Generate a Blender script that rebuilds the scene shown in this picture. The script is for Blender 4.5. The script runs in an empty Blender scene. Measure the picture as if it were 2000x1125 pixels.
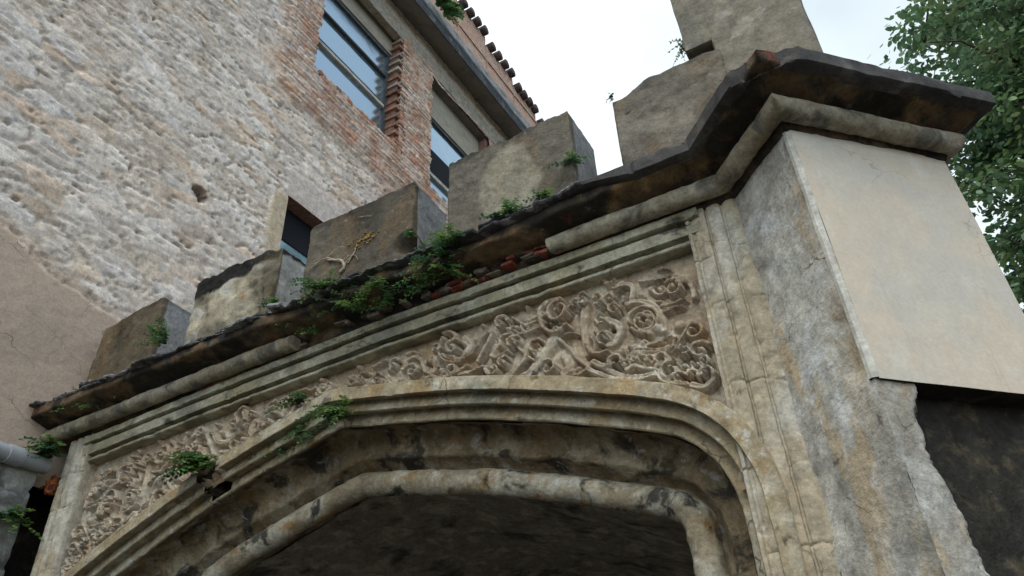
import bpy, math, random
import numpy as np
from mathutils import Matrix, Vector

# ------------------------------------------------------------------ camera, sky, sun, exposure
EYE = 1.6                                   # eye height; all heights below are measured from the eye
scene = bpy.context.scene
COL = scene.collection
RIGHT = np.array([0.872146, 0.487335, -0.043192])
UP = np.array([0.313535, -0.488965, 0.814008])
FWD = np.array([-0.375576, 0.723476, 0.579245])
FOC = 1500.69
CAMP = np.array([0.0, -2.8, 0.0])
cd = bpy.data.cameras.new("camera")
cam = bpy.data.objects.new("camera", cd)
COL.objects.link(cam)
cd.sensor_width = 36.0
cd.lens = FOC / 2000.0 * 36.0
cd.clip_start = 0.05
cd.clip_end = 2000.0
m4 = Matrix.Identity(4)
for i in range(3):
    m4[i][0], m4[i][1], m4[i][2] = RIGHT[i], UP[i], -FWD[i]
m4[0][3], m4[1][3], m4[2][3] = CAMP[0], CAMP[1], CAMP[2] + EYE
cam.matrix_world = m4
scene.camera = cam

SUN_TO = Vector((0.12, -0.60, 0.95)).normalized()
sun_el = math.asin(SUN_TO.z)
sun_az = math.atan2(SUN_TO.x, SUN_TO.y)
world = bpy.data.worlds.new("World")
scene.world = world
world.use_nodes = True
wt = world.node_tree
wt.nodes.clear()
w_out = wt.nodes.new("ShaderNodeOutputWorld")
w_bg = wt.nodes.new("ShaderNodeBackground")
w_sky = wt.nodes.new("ShaderNodeTexSky")
w_sky.sky_type = 'NISHITA'
w_sky.sun_disc = False
w_sky.sun_elevation = sun_el
w_sky.sun_rotation = sun_az
w_tc = wt.nodes.new("ShaderNodeTexCoord")
w_n = wt.nodes.new("ShaderNodeTexNoise")
w_n.inputs['Scale'].default_value = 1.6
w_n.inputs['Detail'].default_value = 5.0
w_n.inputs['Roughness'].default_value = 0.5
w_dot = wt.nodes.new("ShaderNodeVectorMath")
w_dot.operation = 'DOT_PRODUCT'
w_dot.inputs[1].default_value = (0.85, 0.15, -0.2)
w_add = wt.nodes.new("ShaderNodeMath")
w_add.operation = 'MULTIPLY_ADD'
w_add.inputs[1].default_value = -0.65
w_ramp = wt.nodes.new("ShaderNodeMapRange")
w_ramp.inputs['From Min'].default_value = 0.22
w_ramp.inputs['From Max'].default_value = 0.62
w_ramp.inputs['To Min'].default_value = 0.3
w_ramp.inputs['To Max'].default_value = 0.97
w_mix = wt.nodes.new("ShaderNodeMix")
w_mix.data_type = 'RGBA'
w_mix.inputs['B'].default_value = (10.2, 11.5, 12.0, 1.0)
wt.links.new(w_tc.outputs['Generated'], w_n.inputs['Vector'])
wt.links.new(w_tc.outputs['Generated'], w_dot.inputs[0])
wt.links.new(w_dot.outputs['Value'], w_add.inputs[0])
wt.links.new(w_n.outputs['Fac'], w_add.inputs[2])
wt.links.new(w_add.outputs[0], w_ramp.inputs['Value'])
wt.links.new(w_ramp.outputs['Result'], w_mix.inputs['Factor'])
wt.links.new(w_sky.outputs['Color'], w_mix.inputs['A'])
w_d2 = wt.nodes.new("ShaderNodeVectorMath")     # the overcast is brighter on the sun's side
w_d2.operation = 'DOT_PRODUCT'
w_d2.inputs[1].default_value = (0.05, -1.0, 0.25)
wt.links.new(w_tc.outputs['Generated'], w_d2.inputs[0])
w_r2 = wt.nodes.new("ShaderNodeMapRange")
w_r2.inputs['From Min'].default_value = -0.45
w_r2.inputs['From Max'].default_value = 1.0
w_r2.inputs['To Min'].default_value = 0.90
w_r2.inputs['To Max'].default_value = 1.6
wt.links.new(w_d2.outputs['Value'], w_r2.inputs['Value'])
w_sc = wt.nodes.new("ShaderNodeVectorMath")
w_sc.operation = 'SCALE'
wt.links.new(w_mix.outputs['Result'], w_sc.inputs[0])
wt.links.new(w_r2.outputs['Result'], w_sc.inputs['Scale'])
wt.links.new(w_sc.outputs[0], w_bg.inputs['Color'])
w_bg.inputs['Strength'].default_value = 0.1
wt.links.new(w_bg.outputs['Background'], w_out.inputs['Surface'])

sd = bpy.data.lights.new("sun", 'SUN')
sd.energy = 1.05
sd.angle = math.radians(40)
sd.color = (1.0, 0.92, 0.80)
sun = bpy.data.objects.new("sun", sd)
COL.objects.link(sun)
sun.rotation_euler = SUN_TO.to_track_quat('Z', 'Y').to_euler()
sun.location = (6, -4, 14)

scene.view_settings.view_transform = 'Standard'
scene.view_settings.look = 'None'
scene.view_settings.exposure = 0.28
scene.view_settings.gamma = 1.0

# ------------------------------------------------------------------ numeric helpers
def _hash(x, y, z, s):
    h = (x.astype(np.uint32) * np.uint32(374761393) + y.astype(np.uint32) * np.uint32(668265263)
         + z.astype(np.uint32) * np.uint32(2246822519) + np.uint32((s * 3266489917) & 0xffffffff))
    h = (h ^ (h >> np.uint32(13))) * np.uint32(1274126177)
    h = (h ^ (h >> np.uint32(15))) * np.uint32(2654435761)
    h = h ^ (h >> np.uint32(16))
    return h.astype(np.float64) / 4294967295.0

def vnoise(P, seed=0):
    P = np.asarray(P, float)
    I = np.floor(P).astype(np.int64)
    F = P - I
    F = F * F * (3 - 2 * F)
    r = 0
    for a in (0, 1):
        wa = F[:, 0] if a else 1 - F[:, 0]
        for b in (0, 1):
            wb = F[:, 1] if b else 1 - F[:, 1]
            for c in (0, 1):
                wc = F[:, 2] if c else 1 - F[:, 2]
                r = r + wa * wb * wc * _hash(I[:, 0] + a, I[:, 1] + b, I[:, 2] + c, seed)
    return r * 2 - 1

def fbm(P, scale=1.0, octv=4, seed=0, gain=0.5):
    P = np.asarray(P, float) / scale
    r = 0; a = 1.0; t = 0
    for o in range(octv):
        r = r + a * vnoise(P + 17.3 * o, seed + o * 7)
        t += a; a *= gain; P = P * 2.03
    return r / t

def vfbm(P, scale, octv=3, seed=0):
    return np.stack([fbm(P, scale, octv, seed), fbm(P, scale, octv, seed + 101), fbm(P, scale, octv, seed + 202)], 1)

def sstep(a, b, x):
    t = np.clip((x - a) / (b - a), 0, 1)
    return t * t * (3 - 2 * t)

def px(u, v, n, d):
    """the point of the plane n.P = d seen at photo pixel (u, v); used to measure the place"""
    q = RIGHT * (u - 1000) / FOC - UP * (v - 562.5) / FOC + FWD
    n = np.asarray(n, float)
    return CAMP + q * ((d - n @ CAMP) / (n @ q))

KB = 0.035
def bwall(u, v, off=0.0):
    return px(u, v, (1, -KB, 0), -5 - 2 * KB + off)
def bx(y, off=0.0):
    return -5 + KB * (np.asarray(y, float) - 2) + off

# ------------------------------------------------------------------ mesh helpers
def mk(name, V, F, mat, parent=None, col=None, smooth=True, sharp=None, lift=True):
    V = np.array(V, float).reshape(-1, 3).copy()
    if lift:
        V[:, 2] += EYE
    me = bpy.data.meshes.new(name)
    if isinstance(F, np.ndarray):
        n, k = F.shape
        me.vertices.add(len(V)); me.vertices.foreach_set('co', V.astype(np.float32).ravel())
        me.loops.add(n * k); me.loops.foreach_set('vertex_index', F.astype(np.int32).ravel())
        me.polygons.add(n)
        me.polygons.foreach_set('loop_start', np.arange(0, n * k, k, dtype=np.int32))
        me.polygons.foreach_set('loop_total', np.full(n, k, dtype=np.int32))
        me.update(calc_edges=True)
        me.validate()
    else:
        me.from_pydata([tuple(v) for v in V], [], [tuple(f) for f in F])
        me.update()
    if col is not None:
        ca = me.color_attributes.new('tint', 'FLOAT_COLOR', 'POINT')
        c4 = np.ones((len(V), 4), np.float32); c4[:, :3] = col
        ca.data.foreach_set('color', c4.ravel())
    if smooth:
        me.polygons.foreach_set('use_smooth', np.ones(len(me.polygons), dtype=bool))
        if sharp:
            me.set_sharp_from_angle(angle=math.radians(sharp))
    mats = mat if isinstance(mat, (list, tuple)) else [mat]
    for m in mats:
        me.materials.append(m)
    o = bpy.data.objects.new(name, me)
    COL.objects.link(o)
    if parent is not None:
        o.parent = parent
        o.matrix_parent_inverse = INV[parent.name]
    INV[o.name] = Matrix.Identity(4)
    return o

INV = {}
def empty(name, loc, parent=None, label=None, cat=None, group=None):
    o = bpy.data.objects.new(name, None)
    COL.objects.link(o)
    o.empty_display_size = 0.2
    L = Vector((loc[0], loc[1], loc[2] + EYE))
    if parent is not None:
        o.parent = parent
        o.matrix_parent_inverse = INV[parent.name]
    o.location = L
    INV[o.name] = Matrix.Translation(-L) if parent is None else Matrix.Translation(-L)
    tag(o, label, cat, group)
    return o

def tag(o, label=None, cat=None, group=None, kind=None):
    if label: o['label'] = label
    if cat: o['category'] = cat
    if group: o['group'] = group
    if kind: o['kind'] = kind
    return o

class Acc:
    def __init__(s): s.V = []; s.F = []; s.n = 0; s.C = []
    def add(s, V, F, c=None):
        V = np.asarray(V, float)
        s.V.append(V); s.F += [tuple(int(i) + s.n for i in f) for f in F]; s.n += len(V)
        if c is not None: s.C.append(np.tile(np.asarray(c, float), (len(V), 1)) if np.ndim(c) == 1 else np.asarray(c))
    def done(s, name, mat, parent=None, **k):
        return mk(name, np.concatenate(s.V), s.F, mat, parent, col=np.concatenate(s.C) if s.C else None, **k)

def grid_faces(nu, nv, keep=None):
    i = np.arange(nu - 1)[:, None] * nv + np.arange(nv - 1)[None, :]
    F = np.stack([i, i + nv, i + nv + 1, i + 1], -1).reshape(-1, 4)
    if keep is not None: F = F[keep.ravel()]
    return F

def loft(sections, cap0=False, cap1=False, flip=False):
    S = np.asarray(sections, float)            # n, k, 3
    n, k, _ = S.shape
    F = grid_faces(n, k)
    if flip: F = F[:, ::-1]
    return S.reshape(-1, 3), F

def rbox(x0, x1, y0, y1, z0, z1, step=0.035, amp=0.006, chip=0.03, seed=0, scale=0.12, big=0.0, skip=()):
    """box of gridded faces, edges worn by noise"""
    lo = np.array([x0, y0, z0], float); hi = np.array([x1, y1, z1], float)
    Vs = []; Fs = []; n = 0
    for ax in range(3):
        a, b = [i for i in range(3) if i != ax]
        na = max(2, int(round((hi[a] - lo[a]) / step)) + 1); nb = max(2, int(round((hi[b] - lo[b]) / step)) + 1)
        A, B = np.meshgrid(np.linspace(lo[a], hi[a], na), np.linspace(lo[b], hi[b], nb), indexing='ij')
        for side in (0, 1):
            if (ax, side) in skip: continue
            V = np.zeros((na * nb, 3)); V[:, a] = A.ravel(); V[:, b] = B.ravel(); V[:, ax] = hi[ax] if side else lo[ax]
            F = grid_faces(na, nb)
            if (side == 1) == (ax == 1): F = F[:, ::-1]
            Vs.append(V); Fs.append(F + n); n += len(V)
    V = np.concatenate(Vs); F = np.concatenate(Fs)
    V = wear(V, lo, hi, amp, chip, seed, scale, big)
    return V, F

def wear(V, lo, hi, amp, chip, seed, scale=0.12, big=0.0):
    c = (lo + hi) / 2; h = (hi - lo) / 2
    q = h - np.abs(V - c)                      # distance inside each slab
    sgn = np.sign(V - c)
    out = V.copy()
    if chip:
        r = chip * (0.55 + 0.9 * fbm(V, 0.16, 4, seed + 5)); r = np.clip(r, 0, None)
        o = np.sort(q, 1)
        d2 = o[:, 1]
        t = np.clip(r - d2, 0, None) * 0.55
        near = q < r[:, None]
        out -= sgn * near * t[:, None]
    out += amp * vfbm(V, scale, 4, seed)
    if big: out += big * vfbm(V, 0.5, 2, seed + 50)
    return out

def tube(pts, r, k=8, seed=None, wob=0.0):
    pts = np.asarray(pts, float); n = len(pts)
    r = np.broadcast_to(np.asarray(r, float), (n,))
    T = np.gradient(pts, axis=0); T /= np.linalg.norm(T, axis=1)[:, None] + 1e-9
    ref = np.array([0.31, 0.17, 0.93])
    A = np.cross(T, ref); A /= np.linalg.norm(A, axis=1)[:, None] + 1e-9
    Bv = np.cross(T, A)
    ang = np.linspace(0, 2 * np.pi, k, endpoint=False)
    V = (pts[:, None, :] + r[:, None, None] * (np.cos(ang)[None, :, None] * A[:, None, :] + np.sin(ang)[None, :, None] * Bv[:, None, :])).reshape(-1, 3)
    F = []
    for i in range(n - 1):
        for j in range(k):
            F.append((i * k + j, i * k + (j + 1) % k, (i + 1) * k + (j + 1) % k, (i + 1) * k + j))
    F.append(tuple(range(k))[::-1]); F.append(tuple((n - 1) * k + j for j in range(k)))
    return V, F

def catmull(P, per=10):
    P = np.asarray(P, float)
    Q = np.vstack([2 * P[0] - P[1], P, 2 * P[-1] - P[-2]])
    out = []
    for i in range(1, len(Q) - 2):
        t = np.linspace(0, 1, per, endpoint=False)[:, None]
        a, b, c, d = Q[i - 1], Q[i], Q[i + 1], Q[i + 2]
        out.append(0.5 * ((2 * b) + (-a + c) * t + (2 * a - 5 * b + 4 * c - d) * t ** 2 + (-a + 3 * b - 3 * c + d) * t ** 3))
    return np.vstack(out + [P[-1:]])

def resample(P, step):
    P = np.asarray(P, float)
    L = np.r_[0, np.cumsum(np.linalg.norm(np.diff(P, axis=0), axis=1))]
    n = max(2, int(L[-1] / step) + 1)
    t = np.linspace(0, L[-1], n)
    return np.stack([np.interp(t, L, P[:, i]) for i in range(P.shape[1])], 1)

# ------------------------------------------------------------------ materials
def new_mat(name):
    m = bpy.data.materials.new(name); m.use_nodes = True
    nt = m.node_tree; b = nt.nodes['Principled BSDF']
    return m, nt, b

def stone(name, base, layers=(), bump=((0.02, 0.25),), rough=0.9, attr=False, speck=0.25, spec=0.25, cracks=None, mottle=.26):
    """layers: (colour, size in m, low, high, stretch xyz, strength)"""
    m, nt, b = new_mat(name)
    N, L = nt.nodes, nt.links
    tc = N.new('ShaderNodeTexCoord')
    if attr:
        a = N.new('ShaderNodeAttribute'); a.attribute_name = 'tint'
        cur = a.outputs['Color']
    else:
        c = N.new('ShaderNodeRGB'); c.outputs[0].default_value = (*base, 1); cur = c.outputs[0]
    for i, (colr, size, lo, hi, stretch, strength) in enumerate(layers):
        mp = N.new('ShaderNodeMapping'); mp.inputs['Scale'].default_value = stretch
        mp.inputs['Location'].default_value = (3.7 * i + 1.3, 5.1 * i, 2.9 * i)
        L.new(tc.outputs['Object'], mp.inputs['Vector'])
        n = N.new('ShaderNodeTexNoise'); n.inputs['Scale'].default_value = 1.0 / size
        n.inputs['Detail'].default_value = 7; n.inputs['Roughness'].default_value = 0.62
        n.inputs['Distortion'].default_value = 0.4
        L.new(mp.outputs[0], n.inputs['Vector'])
        r = N.new('ShaderNodeMapRange'); r.interpolation_type = 'SMOOTHSTEP'
        r.inputs['From Min'].default_value = lo; r.inputs['From Max'].default_value = hi
        r.inputs['To Max'].default_value = strength
        L.new(n.outputs['Fac'], r.inputs['Value'])
        mx = N.new('ShaderNodeMix'); mx.data_type = 'RGBA'
        mx.inputs['B'].default_value = (*colr, 1)
        L.new(r.outputs['Result'], mx.inputs['Factor']); L.new(cur, mx.inputs['A'])
        cur = mx.outputs['Result']
    if cracks:
        size, width, cst = cracks
        nz_ = N.new('ShaderNodeTexNoise'); nz_.inputs['Scale'].default_value = 2.2 / size; nz_.inputs['Detail'].default_value = 5
        L.new(tc.outputs['Object'], nz_.inputs['Vector'])
        ad = N.new('ShaderNodeVectorMath'); ad.operation = 'MULTIPLY_ADD'; ad.inputs[1].default_value = (size * .7,) * 3
        L.new(nz_.outputs['Color'], ad.inputs[0]); L.new(tc.outputs['Object'], ad.inputs[2])
        vo = N.new('ShaderNodeTexVoronoi'); vo.feature = 'DISTANCE_TO_EDGE'; vo.inputs['Scale'].default_value = 1 / size
        L.new(ad.outputs[0], vo.inputs['Vector'])
        r = N.new('ShaderNodeMapRange'); r.inputs['From Min'].default_value = width; r.inputs['From Max'].default_value = 0
        L.new(vo.outputs['Distance'], r.inputs['Value'])
        n2 = N.new('ShaderNodeTexNoise'); n2.inputs['Scale'].default_value = 1.1 / size; n2.inputs['Detail'].default_value = 3
        L.new(tc.outputs['Object'], n2.inputs['Vector'])
        r2 = N.new('ShaderNodeMapRange'); r2.inputs['From Min'].default_value = .5; r2.inputs['From Max'].default_value = .6; r2.inputs['To Max'].default_value = cst
        L.new(n2.outputs['Fac'], r2.inputs['Value'])
        mu = N.new('ShaderNodeMath'); mu.operation = 'MULTIPLY'; L.new(r.outputs['Result'], mu.inputs[0]); L.new(r2.outputs['Result'], mu.inputs[1])
        mx = N.new('ShaderNodeMix'); mx.data_type = 'RGBA'; mx.inputs['B'].default_value = (.035, .03, .025, 1)
        L.new(mu.outputs[0], mx.inputs['Factor']); L.new(cur, mx.inputs['A']); cur = mx.outputs['Result']
    if mottle and speck > .06:
        n = N.new('ShaderNodeTexNoise'); n.inputs['Scale'].default_value = 13; n.inputs['Detail'].default_value = 8; n.inputs['Roughness'].default_value = .72
        L.new(tc.outputs['Object'], n.inputs['Vector'])
        r = N.new('ShaderNodeMapRange'); r.inputs['From Min'].default_value = .36; r.inputs['From Max'].default_value = .64
        mo_ = mottle if speck > .15 else mottle * .4
        r.inputs['To Min'].default_value = 1 - mo_; r.inputs['To Max'].default_value = 1 + mo_
        L.new(n.outputs['Fac'], r.inputs['Value'])
        vm = N.new('ShaderNodeVectorMath'); vm.operation = 'SCALE'
        L.new(cur, vm.inputs[0]); L.new(r.outputs['Result'], vm.inputs['Scale']); cur = vm.outputs[0]
    if speck:
        n = N.new('ShaderNodeTexNoise'); n.inputs['Scale'].default_value = 55; n.inputs['Detail'].default_value = 6
        n.inputs['Roughness'].default_value = 0.7
        L.new(tc.outputs['Object'], n.inputs['Vector'])
        r = N.new('ShaderNodeMapRange'); r.inputs['From Min'].default_value = 0.3; r.inputs['From Max'].default_value = 0.7
        r.inputs['To Min'].default_value = 1 - speck; r.inputs['To Max'].default_value = 1 + speck
        L.new(n.outputs['Fac'], r.inputs['Value'])
        vm = N.new('ShaderNodeVectorMath'); vm.operation = 'SCALE'
        L.new(cur, vm.inputs[0]); L.new(r.outputs['Result'], vm.inputs['Scale'])
        cur = vm.outputs[0]
    L.new(cur, b.inputs['Base Color'])
    b.inputs['Roughness'].default_value = rough
    b.inputs['Specular IOR Level'].default_value = spec
    prev = None
    for size, st in bump:
        n = N.new('ShaderNodeTexNoise'); n.inputs['Scale'].default_value = 1.0 / size; n.inputs['Detail'].default_value = 6
        n.inputs['Roughness'].default_value = 0.65
        L.new(tc.outputs['Object'], n.inputs['Vector'])
        bp = N.new('ShaderNodeBump'); bp.inputs['Strength'].default_value = st; bp.inputs['Distance'].default_value = size * 0.4
        L.new(n.outputs['Fac'], bp.inputs['Height'])
        if prev: L.new(prev, bp.inputs['Normal'])
        prev = bp.outputs['Normal']
    if prev: L.new(prev, b.inputs['Normal'])
    return m

I3 = (1, 1, 1)
OCH = (0.27, 0.17, 0.075); BLK = (0.022, 0.022, 0.02); LICH = (0.40, 0.41, 0.36); BRN = (0.13, 0.09, 0.055)
M = {}
M['carved'] = stone('carved_stone', (0.33, 0.265, 0.17),
    [((0.46, 0.415, 0.325), 0.28, .47, .6, I3, .8), ((0.29, 0.185, 0.08), 0.2, .53, .65, I3, .65), ((0.17, 0.165, 0.12), 0.4, .53, .66, I3, .65),
     (BLK, 0.13, .61, .7, (1, 1, 0.6), .75), ((0.55, 0.545, 0.51), 0.05, .59, .68, I3, .6)], bump=((0.05, .45), (0.012, .4)), cracks=(.28, .02, .8))
M['architrave'] = stone('architrave_stone', (0.29, 0.262, 0.18), [((0.40, 0.38, 0.30), 0.3, .46, .6, I3, .8), ((0.32, 0.21, 0.09), 0.2, .56, .68, I3, .6), ((0.14, 0.14, 0.115), 0.35, .5, .64, I3, .75), (BLK, 0.14, .6, .7, (.5, 1, 1), .8)], bump=((0.05, .4), (0.012, .4)), cracks=(.3, .02, .7))
M['jamb'] = stone('jamb_stone', (0.385, 0.325, 0.235),
    [((0.49, 0.46, 0.395), 0.25, .45, .6, (1, 1, .5), .85), ((0.36, 0.27, 0.165), 0.22, .54, .68, (1.3, 1, .35), .7), ((0.22, 0.2, 0.165), 0.3, .56, .7, (1.2, 1, .5), .6),
     (BLK, 0.12, .64, .73, (1, 1, 0.6), .7)], bump=((0.05, .4), (0.012, .35)), cracks=(.34, .014, .45))
M['relief'] = stone('relief_stone', (0.36, 0.28, 0.20), [((0.48, 0.42, 0.33), 0.25, .44, .6, I3, .8), ((0.3, 0.185, 0.085), 0.16, .55, .67, I3, .65),
     ((0.60, 0.56, 0.48), 0.10, .55, .67, I3, .7), ((0.10, 0.085, 0.065), 0.12, .57, .68, I3, .75)], bump=((0.03, .4), (0.01, .4)))
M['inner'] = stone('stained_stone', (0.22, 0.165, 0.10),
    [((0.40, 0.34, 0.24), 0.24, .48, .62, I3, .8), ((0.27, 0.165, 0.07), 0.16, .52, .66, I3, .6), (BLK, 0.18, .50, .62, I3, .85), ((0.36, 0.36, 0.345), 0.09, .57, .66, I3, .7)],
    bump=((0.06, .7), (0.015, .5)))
M['torus'] = stone('lichen_stone', (0.30, 0.245, 0.165), [((0.46, 0.42, 0.34), 0.18, .46, .6, I3, .85), ((0.3, 0.18, 0.07), 0.14, .53, .65, I3, .8), ((0.46, 0.455, 0.43), 0.07, .58, .66, I3, .7),
     (BLK, 0.17, .53, .64, I3, .9)], bump=((0.05, .6), (0.012, .45)))
M['moulding'] = stone('lichen_moulding', (0.27, 0.23, 0.165), [((0.39, 0.35, 0.275), 0.2, .46, .62, I3, .8), ((0.26, 0.17, 0.09), 0.15, .57, .68, I3, .6), ((0.09, 0.085, 0.075), 0.16, .5, .64, I3, .8)],
    bump=((0.05, .5), (0.012, .45)))
M['bed'] = stone('cornice_stone', (0.14, 0.095, 0.055), [((0.28, 0.18, 0.085), 0.22, .53, .68, I3, .75), (BLK, 0.28, .40, .55, I3, .92),
     ((0.17, 0.05, 0.035), 0.16, .58, .68, I3, .8), ((0.2, 0.2, 0.15), 0.12, .6, .72, I3, .6)], bump=((0.08, .5), (0.02, .4)))
M['fascia_slate'] = stone('dressed_slate', (0.058, 0.054, 0.052), [((0.13, 0.125, 0.115), 0.2, .5, .66, I3, .75), ((0.10, 0.045, 0.03), 0.16, .6, .72, I3, .7), (BLK, .2, .5, .66, I3, .6)], bump=((0.06, .3), (0.012, .3)), rough=.75)
M['slate'] = stone('dark_slate', (0.075, 0.073, 0.078), [((0.36, 0.345, 0.35), 0.10, .48, .62, I3, .8), (BLK, 0.2, .45, .6, I3, .7), ((0.1, 0.07, 0.05), 0.1, .58, .7, I3, .6)],
    bump=((0.05, .4), (0.012, .3)), rough=0.8)
M['merlon'] = stone('weathered_render', (0.19, 0.165, 0.13), [((0.11, 0.095, 0.075), 0.35, .45, .62, (1, 1, .5), .8), ((0.28, 0.255, 0.21), 0.3, .52, .7, I3, .7),
     ((0.2, 0.125, 0.055), 0.22, .6, .72, (1.5, 1.5, .5), .7), (BLK, 0.3, .62, .75, (1.6, 1.6, .4), .6)], bump=((0.04, .35), (0.01, .3)))
M['merlon_pale'] = stone('flaked_render', (0.36, 0.32, 0.24), [((0.27, 0.16, 0.06), 0.2, .5, .64, (1.6, 1.6, .45), .85), ((0.4, 0.39, 0.35), 0.16, .5, .66, I3, .7),
     (BLK, 0.25, .57, .7, (1.4, 1.4, .5), .8), (BRN, 0.12, .6, .7, I3, .6)], bump=((0.05, .5), (0.012, .35)))
M['pier'] = stone('grey_render', (0.50, 0.475, 0.425), [((0.33, 0.305, 0.265), 0.35, .45, .6, (1.3, 1.3, .5), .8), ((0.45, 0.345, 0.22), 0.25, .50, .62, (1.6, 1.6, .4), .8),
     ((0.56, 0.56, 0.555), 0.2, .52, .64, I3, .8), ((0.15, 0.135, 0.115), 0.28, .59, .7, (1.5, 1.5, .4), .75), ((0.13, 0.10, 0.08), 0.07, .63, .71, I3, .7)], bump=((0.06, .5), (0.014, .45)), cracks=(.33, .016, .9))
M['beige'] = stone('cream_plaster', (0.58, 0.495, 0.39), [((0.51, 0.475, 0.42), 0.6, .42, .62, I3, .8), ((0.36, 0.32, 0.26), 0.13, .60, .72, (1.6, 1.6, .18), .45), ((0.62, 0.57, 0.49), .2, .55, .68, I3, .6), ((0.40, 0.31, 0.2), 0.1, .68, .76, I3, .5), ((0.6, 0.55, 0.45), 0.3, .55, .7, I3, .6)],
    bump=((0.08, .12), (0.01, .12)), speck=.07, mottle=.1, cracks=(.5, .006, .35))
M['beige_edge'] = stone('pale_plaster_edge', (0.50, 0.475, 0.42), [((0.42, 0.4, 0.36), 0.08, .55, .66, I3, .6)], bump=((0.02, .3),))
M['black_wall_and_shade'] = stone('blackened_rubble_and_shade', (0.034, 0.031, 0.026), [((0.085, 0.068, 0.045), 0.10, .5, .64, I3, .85), ((0.16, 0.15, 0.12), 0.035, .68, .74, I3, .6)], bump=((0.07, .7), (0.02, .5)), rough=.95, spec=.1)
M['strip'] = stone('strip_render', (0.40, 0.38, 0.34), [((0.27, 0.24, 0.195), 0.2, .45, .6, I3, .8), ((0.38, 0.29, 0.185), 0.16, .52, .64, (1.4, 1.4, .5), .75), ((0.12, 0.11, 0.09), 0.14, .56, .67, (1.4, 1.4, .5), .75)], bump=((0.05, .6), (0.012, .5)), cracks=(.2, .02, .8))
M['scratch'] = stone('scratch_coat', (0.15, 0.135, 0.11), [((0.27, 0.25, 0.22), .05, .52, .64, I3, .7), ((.05, .05, .035), .1, .48, .6, I3, .85)], bump=((.03, .7), (.01, .5)))
M['vault'] = stone('sooty_vault', (0.34, 0.30, 0.25), [((0.55, 0.49, 0.41), 0.12, .48, .62, (1, .5, 1), .8), (BLK, 0.3, .5, .65, I3, .7)], bump=((0.1, .7), (0.03, .5)), rough=.95, spec=.1)
M['tower'] = stone('tower_render', (0.20, 0.175, 0.135), [((0.16, 0.145, 0.12), 0.3, .45, .62, (1.3, 1.3, .5), .8), ((0.33, 0.30, 0.25), 0.2, .54, .68, I3, .7), ((0.27, 0.16, 0.08), 0.16, .62, .72, I3, .6),
     (BLK, 0.25, .63, .75, (1.5, 1.5, .4), .5)], bump=((0.05, .4), (0.012, .3)))
M['rubble'] = stone('rubble_masonry', (.4, .4, .4), [((0.52, 0.53, 0.54), 0.12, .55, .68, I3, .45), ((0.27, 0.22, 0.17), 0.08, .6, .7, I3, .4)], bump=((0.03, .45), (0.01, .4)), attr=True, speck=.22)
M['render_tint'] = stone('weathered_render', (.2, .2, .2), [((0.34, 0.32, 0.27), 0.05, .6, .72, I3, .35), ((.05, .045, .04), .06, .62, .72, I3, .6)], bump=((0.04, .5), (0.01, .35)), attr=True)
M['old_plaster'] = stone('old_plaster', (.4, .3, .25), [((.25, .21, .18), .25, .6, .74, (.6, 1, 1), .5)], bump=((0.05, .3), (0.012, .3)), attr=True, speck=.14, mottle=.2, cracks=(.35, .012, .8))
M['brick'] = stone('red_brick', (.3, .12, .08), [((0.38, 0.34, 0.29), 0.07, .56, .66, I3, .6), (BLK, 0.1, .64, .74, I3, .5)], bump=((0.02, .4),), attr=True)
M['lintel'] = stone('lintel_render', (0.40, 0.355, 0.285), [((0.26, 0.23, 0.19), 0.1, .52, .64, I3, .75), ((0.3, 0.18, 0.12), 0.14, .62, .7, I3, .6), ((0.12, 0.11, 0.1), 0.06, .64, .72, I3, .6)], bump=((0.04, .5), (0.012, .4)))
M['soffit'] = stone('soffit_render', (0.22, 0.195, 0.17), [((0.15, 0.13, 0.115), 0.3, .45, .65, I3, .7)], bump=((0.03, .2),), speck=.1)
M['fascia'] = stone('sooty_fascia', (0.06, 0.068, 0.078), [((0.15, 0.16, 0.165), 0.25, .5, .66, I3, .7), (BLK, 0.2, .55, .7, I3, .6)], bump=((0.03, .3),))
M['pink'] = stone('pink_render', (0.56, 0.355, 0.265), [((0.55, 0.46, 0.38), 0.3, .45, .65, I3, .7), ((0.33, 0.2, 0.15), 0.15, .58, .7, I3, .7), ((0.25, 0.24, 0.2), 0.2, .62, .74, I3, .6)], bump=((0.03, .3),))
M['tile'] = stone('roof_tile', (0.07, 0.048, 0.045), [((0.15, 0.09, 0.07), 0.08, .5, .65, I3, .7)], bump=((0.02, .3),))
M['frame_white'] = stone('old_white_paint', (0.50, 0.49, 0.45), [((0.25, 0.22, 0.18), 0.06, .55, .68, (1, .2, 1), .7)], bump=((0.01, .2),), rough=.7)
M['frame_dark'] = stone('dark_frame', (0.07, 0.075, 0.08), [((0.2, 0.19, 0.17), 0.05, .56, .7, I3, .6)], bump=((0.01, .2),), rough=.7)
M['board'] = stone('cream_board', (0.42, 0.375, 0.295), [((0.3, 0.26, 0.2), 0.15, .5, .66, (1, .3, 1), .6)], bump=((0.01, .15),), rough=.8, speck=.1)
M['brownboard'] = stone('brown_jamb', (0.20, 0.11, 0.085), [((0.3, 0.2, 0.16), 0.08, .52, .66, (1, 1, .3), .6)], bump=((0.01, .2),))
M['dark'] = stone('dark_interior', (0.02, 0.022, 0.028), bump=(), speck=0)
M['pipe'] = stone('grey_pipe', (0.34, 0.35, 0.37), [((0.2, 0.2, 0.2), 0.15, .55, .7, I3, .5)], bump=(), rough=.5, speck=.05)
M['rust'] = stone('rusty_iron', (0.30, 0.085, 0.02), [((0.05, 0.02, 0.012), 0.03, .42, .56, I3, .95)], bump=((0.01, .5),))
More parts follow.
